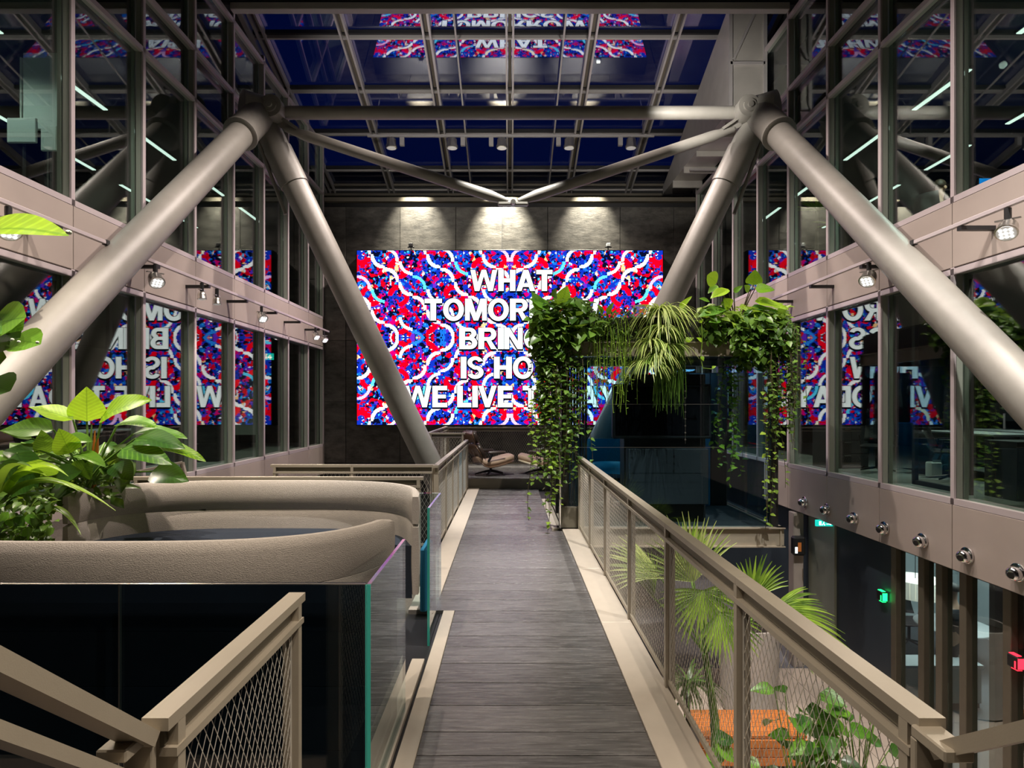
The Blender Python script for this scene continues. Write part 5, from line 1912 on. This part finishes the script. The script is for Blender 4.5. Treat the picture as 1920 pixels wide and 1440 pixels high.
for i, (px, py, n, lab) in enumerate(((1490, 1300, 26, 'broad leaved potted plant on the tiles, nearest the pale planter'), (1545, 1370, 30, 'broad leaved dark plant on the tiles below the long railing'), (1610, 1330, 18, 'small broad leaved plant nearest the glazed meeting rooms'), (1310, 1390, 22, 'dark broad leaved plant in front of the orange bench'))):
    c = PX(px, py + 40, 6.4 if i != 3 else 6.0)
    b = Vector((c.x, c.y, GZ + .3))
    t = thing('aglaonema', lab, 'plant', b, 'broad leaved plants on the ground floor')
    MB().lathe([(.16, 0), (.2, .02), (.24, .28), (.2, .28), (.19, .2)], (b.x, b.y, GZ + .013), (b.x, b.y, 2), 16).build('pot', M['black'], t, smooth=True)
    for k in range(n):
        a = rnd(0, 2 * PI)
        h = rnd(.1, c.z - b.z + .35)
        r = rnd(.08, .35)
        p = b + Vector((math.cos(a) * r, math.sin(a) * r, h))
        tip = p + Vector((math.cos(a) * .26, math.sin(a) * .26, rnd(-.14, .16)))
        leaf(t, p, tip, (rnd(-.2, .2), -.6, 1), 'ovate', M['leaf_mid' if R.random() < .55 else 'leaf_dark'], rnd(.8, 1.1), droop=.25, n=5)
        petiole(t, b + Vector((0, 0, .05)), p, .006, .04)
# bushy pot plant below the front railing bay
t = thing('pot_plant', 'spiky pot plant low behind the railing mesh between two posts', 'plant', (1.95, 7.6, GZ))
strappy(t, PX(1290, 1280, 7.0), 60, (.35, .6), M['f_dark'], .016, 1.0, 1.0)
MB().tube([Vector((PX(1290, 1280, 7.0).x, 7.0, GZ)), PX(1290, 1280, 7.0)], .03, 8).build('stem', M['stem_dark'], t)

# ================================================================== GROUND FLOOR ROOMS
t = struct('window_7', (5.45, 7.3, GZ), 'bronze framed glazed front of the ground floor meeting rooms')
fy = [8.24, 7.69, 7.37, 6.98, 6.36, 5.6, 4.6, 3.6]
for y in fy:
    MB().bbox(5.38, 5.52, y - .055, y + .055, GZ, -.12, .006).build('frame_post', M['bronze_dark'], t)
    MB().box(5.41, 5.49, y + .06, y + .075, GZ, -.12).build('frame_seal', M['black'], t)
for a, b in zip(fy[1:], fy):
    MB().box(5.45, 5.46, a + .06, b - .06, GZ + .02, -.12).build('pane', M['window'], t)
smesh('wall_partition', MB().box(5.55, 11.5, 6.72, 6.8, GZ, -.12), M['wall_dark'], 'dark partition between the meeting rooms')
smesh('wall_meeting', MB().box(5.5, 11.5, 12.6, 12.7, GZ, -.12), M['room_wall'], 'pale back wall of the lit meeting room')
smesh('wall_meeting', MB().box(9.6, 9.7, 6.8, 12.6, GZ, -.12), M['room_wall'], 'pale side wall of the lit meeting room')
lamp('AREA', (7.6, 9.8, -.2), (7.6, 9.9, -3), 90, (.85, .95, 1.0), size=1.6)
smesh('column', MB().bbox(5.10, 5.28, 10.55, 10.75, GZ, -.12, .01), M['panel'], 'slim taupe column under the lower slab band')
t = thing('alarm_box', 'small black alarm box with an orange window on the slim taupe column', 'alarm box', PX(1494, 1040, 10.5))
p = PX(1494, 1040, 10.5)
MB().bbox(p.x - .10, p.x + .12, 10.40, 10.54, p.z, p.z + .34, .03).build('box', M['black'], t)
MB().box(p.x - .03, p.x + .03, 10.395, 10.399, p.z + .08, p.z + .24).build('window', M['orange'], t)
MB().box(p.x - .08, p.x - .035, 10.395, 10.399, p.z + .05, p.z + .16).build('label', M['exit_white'], t)


def exit_sign(p, label, h=.16):
    t = thing('exit_sign', label, 'exit sign', p)
    w = .30
    k = h / .16
    MB().bbox(p.x - w / 2, p.x + w / 2, p.y, p.y + .04, p.z, p.z + h, .006).build('sign_box', M['exit'], t)
    yq = p.y - .003
    m = MB()
    # running figure, arrow and door, drawn for a sign .16 high and scaled to h
    m.box(p.x - .10, p.x - .06, yq, yq + .002, p.z + .03, p.z + .13)
    m.add([(p.x + .02, yq, p.z + .05), (p.x + .09, yq, p.z + .05), (p.x + .09, yq, p.z + .07), (p.x + .02, yq, p.z + .07)], [(0, 1, 2, 3)])
    m.add([(p.x + .085, yq, p.z + .03), (p.x + .13, yq, p.z + .06), (p.x + .085, yq, p.z + .09)], [(0, 1, 2)])
    m.lathe([(.013, 0), (.013, .002)], (p.x - .015, yq, p.z + .125), (p.x - .015, yq - 1, p.z + .125), 8)
    m.tube([(p.x - .018, yq, p.z + .11), (p.x - .03, yq, p.z + .07), (p.x - .05, yq, p.z + .03)], .008, 4)
    m.tube([(p.x - .03, yq, p.z + .07), (p.x - .005, yq, p.z + .055), (p.x - .01, yq, p.z + .025)], .008, 4)
    for v in m.v:
        v.z = p.z + (v.z - p.z) * k
    m.build('pictogram', M['exit_white'], t)
    MB().tube([(p.x, p.y + .02, p.z + h), (p.x, p.y + .02, p.z + h + .3)], .008, 6).build('hanger', M['black'], t)


exit_sign(PX(1547, 987, 9.75), 'glowing teal exit sign tucked under the lower slab band beside the slim column', .105)
smesh('wall_ground', MB().box(5.36, 5.399, 9.7, 10.54, GZ, -.12), M['fin'], 'grey strip of wall beside the slim column')
exit_sign(Vector((-5.95, 14.4, 2.92)), 'glowing teal exit sign inside the office behind the glazing of the sofa side')
for (px, py, lab, mt) in ((1655, 1117, 'green glowing access reader on the frame of the meeting room door', 'green_led'), (1906, 1240, 'red glowing access reader on the farther right door frame'.replace('farther right', 'dark room'), 'red_led')):
    Y = 5.36 * FPX / (px - VX)
    p = PX(px, py, Y)
    t = thing('access_reader', lab, 'access reader', p)
    MB().bbox(5.31, 5.385, p.y - .07, p.y + .07, p.z - .07, p.z + .07, .012).build('reader_box', M['black'], t)
    m = MB()
    m.box(5.312, 5.38, p.y - .075, p.y - .0705, p.z - .055, p.z + .055)
    m.box(5.306, 5.309, p.y - .05, p.y - .035, p.z - .055, p.z + .02)
    m.box(5.32, 5.37, p.y - .05, p.y + .05, p.z + .0705, p.z + .077)
    m.box(5.32, 5.37, p.y - .06, p.y + .02, p.z - .077, p.z - .0705)
    m.build('glow_strip', M[mt], t)

# meeting room furniture
t = thing('meeting_table', 'pale oval meeting table in the lit ground floor room', 'table', (8.0, 10.6, GZ))
MB().lathe([(.55, 0), (.60, .01), (.60, .03), (.55, .04)], (0, 0, .72), (0, 0, 2), 28).build('table_top', M['table_top'], t, smooth=True, local=True)
MB().tube([(0, 0, .03), (0, 0, .72)], .05, 12).build('column', M['black'], t, local=True)
MB().lathe([(.3, 0), (.3, .02), (.05, .04)], (0, 0, 0), (0, 0, 1), 24).build('foot', M['steel'], t, local=True)
t = thing('sideboard', 'low pale sideboard just behind the meeting room glass', 'sideboard', (6.6, 9.3, GZ))
MB().bbox(-.55, .75, -.2, .2, .62, .68, .006).build('top', M['table_top'], t, local=True)
MB().bbox(-.53, .73, -.18, .18, .08, .62, .006).build('body', M['white'], t, local=True)
for x in (-.5, .7):
    MB().box(x - .02, x + .02, -.15, .15, 0, .08).build('leg', M['black'], t, local=True)


def task_chair(loc, label, rz=0.0, group=None, back_h=.95):
    t = thing('task_chair', label, 'office chair', loc, group, rz)
    MB().bbox(-.24, .24, -.23, .23, .43, .50, .03).build('seat', M['mesh_fabric'], t, local=True, smooth=True)
    m = MB()
    vs_, fs = [], []
    for i in range(7):
        u = i / 6
        for k in range(7):
            v = -1 + 2 * k / 6
            vs_.append(Vector((v * .23 * (1 - .15 * u), .24 + .05 * math.sin(u * 2) - .06 * v * v + .06 * u, .55 + (back_h - .55) * u)))
    for i in range(6):
        for k in range(6):
            a = i * 7 + k
            fs.append((a, a + 1, a + 8, a + 7))
    o = m.add(vs_, fs).build('backrest', M['mesh_fabric'], t, smooth='all', local=True)
    md = o.modifiers.new('thick', 'SOLIDIFY')
    md.thickness = .025
    for s in (-1, 1):
        MB().tube([(s * .27, .15, .46), (s * .29, .12, .66), (s * .29, -.12, .67)], .014, 8).build('armrest', M['black'], t, local=True)
    MB().tube([(0, 0, .08), (0, 0, .43)], .028, 10).build('column', M['black'], t, local=True)
    for k in range(5):
        a = 2 * PI * k / 5
        MB().tube([(0, 0, .1), (.28 * math.cos(a), .28 * math.sin(a), .05)], [.022, .014], 6).build('leg', M['black'], t, local=True)
    return t


task_chair((7.85, 11.55, GZ), 'black mesh chair behind the pale meeting table', 0)
t = thing('pendant_lamp', 'pale drum pendant lamp above the meeting room table', 'pendant lamp', (7.25, 10.5, -1.58))
m = MB()
for k in range(32):
    a0, a1 = 2 * PI * k / 32, 2 * PI * (k + .92) / 32
    m.add([(.42 * math.cos(a0), .42 * math.sin(a0), 0), (.42 * math.cos(a1), .42 * math.sin(a1), 0), (.42 * math.cos(a1), .42 * math.sin(a1), .30), (.42 * math.cos(a0), .42 * math.sin(a0), .30)], [(0, 1, 2, 3)])
m.lathe([(.41, .0), (.41, .30)], (0, 0, 0), (0, 0, 1), 32)
m.build('lamp_shade', M['shade'], t, local=True)
MB().tube([(0, 0, .30), (0, 0, 1.4)], .006, 6).build('cord', M['black'], t, local=True)

# ================================================================== PEOPLE
def skinned(name, chains, material, parent, subdiv=2):
    """chains: list of [(x,y,z,r), ...]; first vertex of the first chain is the root, others start at the closest vertex"""
    vs_, es, rs = [], [], []
    for ch in chains:
        prev = None
        for i, (x, y, z, r) in enumerate(ch):
            p = Vector((x, y, z))
            hit = None
            if vs_ and i == 0:
                hit = next((j for j, q in enumerate(vs_) if (q - p).length < 1e-4), None)
            if hit is None:
                vs_.append(p)
                rs.append(r)
                hit = len(vs_) - 1
            if prev is not None:
                es.append((prev, hit))
            prev = hit
    me = bpy.data.meshes.new(name)
    me.from_pydata([tuple(v) for v in vs_], es, [])
    me.materials.append(material)
    o = bpy.data.objects.new(name, me)
    C.objects.link(o)
    o.parent = parent
    sk_ = o.modifiers.new('skin', 'SKIN')
    sk_.use_smooth_shade = True
    sl = me.skin_vertices[0].data if me.skin_vertices else None
    if sl:
        for i, r in enumerate(rs):
            rr = r if isinstance(r, tuple) else (r, r)
            sl[i].radius = rr
            sl[i].use_root = (i == 0)
    sb = o.modifiers.new('smooth', 'SUBSURF')
    sb.levels = sb.render_levels = subdiv
    WL[o.name] = WL[parent.name].copy()
    return o


def person(loc, rz, label, seated, top, hair, long_face=True):
    t = thing('person', label, 'person', loc, None, rz)
    # local frame: faces -Y
    if seated:
        hip, sh, nk, hd = .50, .98, 1.07, 1.25
    else:
        hip, sh, nk, hd = .93, 1.42, 1.51, 1.68
    lean = -.05
    body = [[(0, 0, hip, (.15, .11)), (0, lean * .3, hip + .22, (.14, .10)), (0, lean, sh - .10, (.16, .11)), (0, lean, sh, (.10, .075)), (0, lean - .005, nk, .055), (0, lean - .03, hd - .10, (.062, .072)), (0, lean - .035, hd, (.076, .092)), (0, lean - .02, hd + .085, (.06, .075))]]
    for s in (-1, 1):
        if seated:
            body.append([(0, lean, sh - .10, .1), (s * .19, lean, sh - .05, .055), (s * .25, lean - .05, sh - .30, .042), (s * .20, lean - .28, sh - .36, .033), (s * .16, lean - .36, sh - .35, (.036, .018)), (s * .15, lean - .43, sh - .36, .012)])
            body.append([(0, 0, hip, .15), (s * .10, -.06, hip, .085), (s * .12, -.44, hip + .02, .062), (s * .12, -.46, .10, .042), (s * .12, -.58, .04, .035)])
        else:
            body.append([(0, lean, sh - .10, .1), (s * .19, lean, sh - .05, .055), (s * .24, lean + .03, sh - .33, .042), (s * .23, lean - .06, sh - .57, .032), (s * .22, lean - .09, sh - .66, (.036, .018)), (s * .215, lean - .11, sh - .75, .012)])
            body.append([(0, 0, hip, .15), (s * .10, 0, hip - .06, .085), (s * .11, -.02, .50, .06), (s * .11, .02, .09, .042), (s * .12, -.13, .04, .035)])
    skinned('body', body, M['skin'], t)
    # fingers
    for s in (-1, 1):
        hx, hy, hz = (s * .16, lean - .36, sh - .35) if seated else (s * .22, lean - .09, sh - .66)
        ch = []
        for k in range(4):
            fx = hx + s * (-.024 + .016 * k)
            dl = (.075, .085, .08, .062)[k]
            if seated:
                ch = [(fx, hy - .02, hz, .010), (fx, hy - .02 - dl * .6, hz + .005, .009), (fx, hy - .02 - dl, hz - .015, .007)]
            else:
                ch = [(fx, hy, hz - .02, .010), (fx, hy - .01, hz - .02 - dl * .6, .009), (fx, hy - .0, hz - .02 - dl, .007)]
            skinned('finger', [ch], M['skin'], t, 1)
        skinned('thumb', [[(hx - s * .03, hy, hz, .011), (hx - s * .055, hy - .02, hz - .02, .010), (hx - s * .06, hy - .05, hz - .03, .008)]], M['skin'], t, 1)
    f = Vector((0, lean - .035, hd))
    MB().add([f + Vector((-.014, -.086, -.02)), f + Vector((.014, -.086, -.02)), f + Vector((0, -.12, -.018)), f + Vector((0, -.09, .03))], [(0, 2, 1), (0, 3, 2), (1, 2, 3), (0, 1, 3)]).build('nose', M['skin'], t, local=True, smooth=True)
    MB().bbox(-.026, .026, f.y - .088, f.y - .078, f.z - .052, f.z - .042, .003).build('mouth', mat('lips', (.4, .15, .12), .5), t, local=True)
    for s in (-1, 1):
        MB().lathe([(.004, 0), (.012, .006), (.012, .014), (.004, .02)], f + Vector((s * .032, -.074, .012)), f + Vector((s * .032, -1, .012)), 8).build('eye', M['black'], t, local=True)
        MB().lathe([(.012, 0), (.03, .006), (.028, .016), (.01, .02)], f + Vector((s * .074, .01, -.005)), f + Vector((s * 1, .2, -.005)), 10).build('ear', M['skin'], t, local=True, smooth=True)
    # hair cap
    m = MB()
    vs_, fs = [], []
    for i in range(7):
        th = PI * .56 * i / 6
        for k in range(16):
            a = 2 * PI * k / 16
            front = max(0, -math.sin(a))
            th2 = th * (1 - .42 * front)
            vs_.append(f + Vector((.09 * math.sin(th2) * math.cos(a), .02 + .108 * math.sin(th2) * math.sin(a), .045 + .10 * math.cos(th2) + .004 * math.sin(5 * a + i))))
    for i in range(6):
        for k in range(16):
            a, b = i * 16 + k, i * 16 + (k + 1) % 16
            fs.append((a, b, b + 16, a + 16))
    m.add(vs_, fs).build('hair', hair, t, smooth='all', local=True)
    # clothes, a little wider than the body
    g = .016
    sh_ = [[(0, 0, hip - .02, (.165, .125)), (0, lean * .3, hip + .22, (.158, .118)), (0, lean, sh - .10, (.175, .125)), (0, lean, sh, (.10, .085))]]
    for s in (-1, 1):
        if seated:
            sh_.append([(0, lean, sh - .10, .1), (s * .19, lean, sh - .05, .07), (s * .25, lean - .05, sh - .30, .056), (s * .205, lean - .25, sh - .355, .045)])
        else:
            sh_.append([(0, lean, sh - .10, .1), (s * .19, lean, sh - .05, .07), (s * .24, lean + .03, sh - .33, .056), (s * .23, lean - .05, sh - .54, .045)])
    skinned('shirt', sh_, top, t)
    tr_ = [[(0, 0, hip, (.165, .125)), (0, 0, hip + .08, (.16, .12))]]
    for s in (-1, 1):
        if seated:
            tr_.append([(0, 0, hip, .15), (s * .10, -.06, hip, .098), (s * .12, -.44, hip + .02, .075), (s * .12, -.46, .12, .055)])
        else:
            tr_.append([(0, 0, hip, .15), (s * .10, 0, hip - .06, .098), (s * .11, -.02, .50, .074), (s * .11, .02, .10, .056)])
    skinned('trousers', tr_, M['suit'], t)
    for s in (-1, 1):
        yy_ = -.58 if seated else -.10
        MB().bbox(s * .12 - .045, s * .12 + .045, yy_ - .08, yy_ + .18, 0, .08, .03).build('shoe', M['black'], t, local=True, smooth=True)
    return t


# seated worker behind the upper glazing: faces away along the wall
pH = PX(1757, 356, 9.6)
fl2 = 4.14
person((pH.x, pH.y, fl2 - .02 + .0), math.radians(115), 'person in a pale shirt with brown hair sitting behind the upper glazing', True, M['shirt'], M['hair'])
task_chair((pH.x - .02, pH.y, fl2), 'black office chair under the person in the pale shirt', math.radians(115), None, 1.08)
person((7.24, 9.5, GZ), math.radians(200), 'dark haired person in a dark suit standing in the ground floor meeting room', False, M['suit'], M['hair_dark'])

# ================================================================== OFFICE FURNITURE BEHIND THE GLASS
def desk(loc, label, rz=0, group=None):
    t = thing('desk', label, 'desk', loc, group, rz)
    MB().bbox(-.8, .8, -.4, .4, .71, .74, .005).build('desk_top', M['table_top'], t, local=True)
    for x in (-.74, .74):
        MB().bar((x, -.36, .02), (x, .36, .02), .05, .03).build('foot', M['black'], t, local=True)
        MB().bar((x, 0, .03), (x, 0, .71), .07, .05, (0, 1, 0)).build('leg', M['black'], t, local=True)
    MB().bbox(-.75, .75, .36, .38, .35, .70, .004).build('modesty_panel', M['black'], t, local=True)
    return t


def monitor(loc, label, rz=0, group=None, scr_=None):
    t = thing('monitor', label, 'monitor', loc, group, rz)
    hs = MB().bbox(-.28, .28, -.02, .02, .16, .50, .008).build('housing', M['black'], t, local=True)
    MB().box(-.265, .265, -.0235, -.021, .18, .485).build('screen', scr_ or M['black'], hs, local=True)
    MB().bar((0, .02, .01), (0, .02, .3), .04, .02, (0, 1, 0)).build('stand', M['steel'], t, local=True)
    MB().bbox(-.11, .11, -.08, .09, 0, .012, .004).build('base', M['steel'], t, local=True)
    return t


def cabinet(loc, label, sx=.45, sy=.6, h=.72, group=None, rz=0):
    t = thing('cabinet', label, 'cabinet', loc, group, rz)
    MB().bbox(-sx / 2, sx / 2, -sy / 2, sy / 2, 0, h, .006).build('body', M['black'], t, local=True)
    for k in range(3):
        z = .04 + k * (h - .06) / 3
        dw = MB().bbox(-sx / 2 + .02, sx / 2 - .02, -sy / 2 - .012, -sy / 2 - .001, z, z + (h - .06) / 3 - .015, .003).build('drawer', M['mesh_fabric'], t, local=True)
        MB().box(-.06, .06, -sy / 2 - .025, -sy / 2 - .0125, z + (h - .06) / 3 - .05, z + (h - .06) / 3 - .035).build('handle', M['steel'], dw, local=True)
    return t


F1 = .62
desk((7.9, 9.9, F1), 'pale topped desk in the lower office of the palm side, nearest the glazing', math.radians(90))
desk((9.3, 10.6, F1), 'pale topped desk in the lower office of the palm side, deeper in the room', math.radians(90))
monitor((7.8, 10.2, F1 + .74), 'black monitor on the nearer desk of the palm side office', math.radians(100))
monitor((9.2, 10.9, F1 + .74), 'black monitor on the deeper desk of the palm side office', math.radians(100))
cabinet((6.75, 7.55, F1), 'wide black cabinet close behind the glazing under the steel strut', .9, .5, .74)
cabinet((7.35, 10.0, F1), 'black drawer pedestal beside the nearer desk of the palm side office', .42, .6, .62)
cabinet((6.35, 11.3, F1), 'black storage cabinet behind the first lower panes near the cabin', .8, .5, .80)
task_chair((6.9, 9.2, F1), 'black mesh chair in the lower office of the palm side, near the desk', math.radians(60))
task_chair((6.5, 10.4, F1), 'black mesh chair beside the storage cabinet in the palm side office', math.radians(-40))
t = thing('waste_paper', 'white paper bag on the carpet beside the drawer pedestal', 'bag', (7.0, 9.7, F1))
MB().bbox(-.1, .1, -.07, .07, 0, .26, .02).build('bag_body', M['white'], t, local=True)
MB().box(-.07, .07, -.075, -.071, .26, .30).build('handle', M['white'], t, local=True)
desk((-7.6, 10.6, F1), 'pale topped desk in the lower office of the sofa side', math.radians(90))
cabinet((-6.6, 12.6, F1), 'black cabinet in the lower office of the sofa side', .9, .5, 1.2)
task_chair((-6.9, 9.6, F1), 'black mesh chair in the lower office of the sofa side', math.radians(-70))
t = thing('whiteboard', 'pale whiteboard leaning behind the far lower panes of the sofa side', 'whiteboard', (-6.2, 13.6, F1))
MB().bbox(-.45, .45, -.02, .02, .5, 2.0, .01).build('board', M['white'], t, local=True)
for x in (-.4, .4):
    MB().tube([(x, .03, 0), (x, .03, 2.0)], .015, 6).build('leg', M['black'], t, local=True)
# upper offices
q = PX(82, 172, 8.2)
t = thing('whiteboard', 'large pale whiteboard standing behind the upper glazing above the stairs', 'whiteboard', (q.x, q.y, fl2))
MB().bbox(q.x - .28, q.x + .28, q.y - .02, q.y + .02, q.z - .54, q.z + .54, .012).build('board', M['white'], t)
MB().bbox(q.x - .36, q.x - .33, q.y + .02, q.y + .30, q.z - .5, q.z + .5, .01).build('side_wing', M['white'], t)
MB().tube([(q.x, q.y + .05, fl2), (q.x, q.y + .05, q.z)], .03, 8).build('post', M['black'], t)
for (px, py, lab) in ((42, 245, 'pale backed monitor beneath the whiteboard in the upper office, nearer the picture edge'), (93, 260, 'pale backed monitor beneath the whiteboard in the upper office, smaller one')):
    p = PX(px, py, 8.0)
    t = thing('monitor', lab, 'monitor', (p.x, p.y, p.z - .5))
    MB().bbox(p.x - (.2 if px < 60 else .11), p.x + (.2 if px < 60 else .11), p.y - .02, p.y + .02, p.z - .17, p.z + .17, .01).build('housing', M['white'], t)
    MB().tube([(p.x, p.y + .03, fl2 + .02), (p.x, p.y + .03, p.z)], .02, 8).build('stand', M['black'], t)
    MB().bbox(p.x - .1, p.x + .1, p.y - .08, p.y + .1, fl2, fl2 + .02, .004).build('base', M['black'], t)
p = PX(1854, 346, 10.5)
t = thing('monitor', 'bright blue screen of a monitor facing the seated person in the upper office', 'monitor', (p.x, p.y, p.z - .4))
MB().bbox(p.x - .18, p.x + .18, p.y + .002, p.y + .04, p.z - .3, p.z + .12, .008).build('housing', M['black'], t)
MB().box(p.x - .17, p.x + .17, p.y - .002, p.y + .001, p.z - .28, p.z + .11).build('screen', M['blue_screen'], t)
MB().tube([(p.x, p.y + .06, fl2 + .745), (p.x, p.y + .06, p.z - .2)], .02, 8).build('stand', M['steel'], t)
desk((p.x + .1, p.y + .2, fl2), 'desk under the blue monitor in the upper office', 0)
# palms behind the upper glazing on the palm side
for i, (px, py, Y, lab) in enumerate(((1530, 395, 13.2, 'leafy palm inside the upper office, nearer the display'), (1585, 425, 12.4, 'leafy palm inside the upper office, nearer the steel strut'))):
    H = PX(px, py, Y)
    t = thing('office_palm', lab, 'palm', (H.x, H.y, fl2))
    MB().tube([(H.x, H.y, fl2 + .1), (H.x + .03, H.y, H.z - .1), (H.x, H.y, H.z)], [.05, .04, .03], 8).build('trunk', M['stem_dark'], t, smooth=True)
    MB().lathe([(.16, 0), (.2, .02), (.22, .35), (.18, .35), (.17, .3)], (H.x, H.y, fl2), (H.x, H.y, 20), 16).build('pot', M['black'], t)
    for k in range(7):
        a = 2 * PI * k / 7
        fan(t, H, (math.cos(a), math.sin(a) - .2, .35), (0, -.4, 1), 12, .7, 60, .014, 'f_bright')
# downlights of the offices
for (x, y, z, e) in ((-7.5, 10, 3.3, 90), (7.8, 9.6, 3.3, 130), (7.2, 8.6, 6.8, 260), (-7.0, 7.2, 6.8, 110)):
    lamp('SPOT', (x, y, z), (x, y, 0), e, (.85, 1, .92), 140, .8, .05)
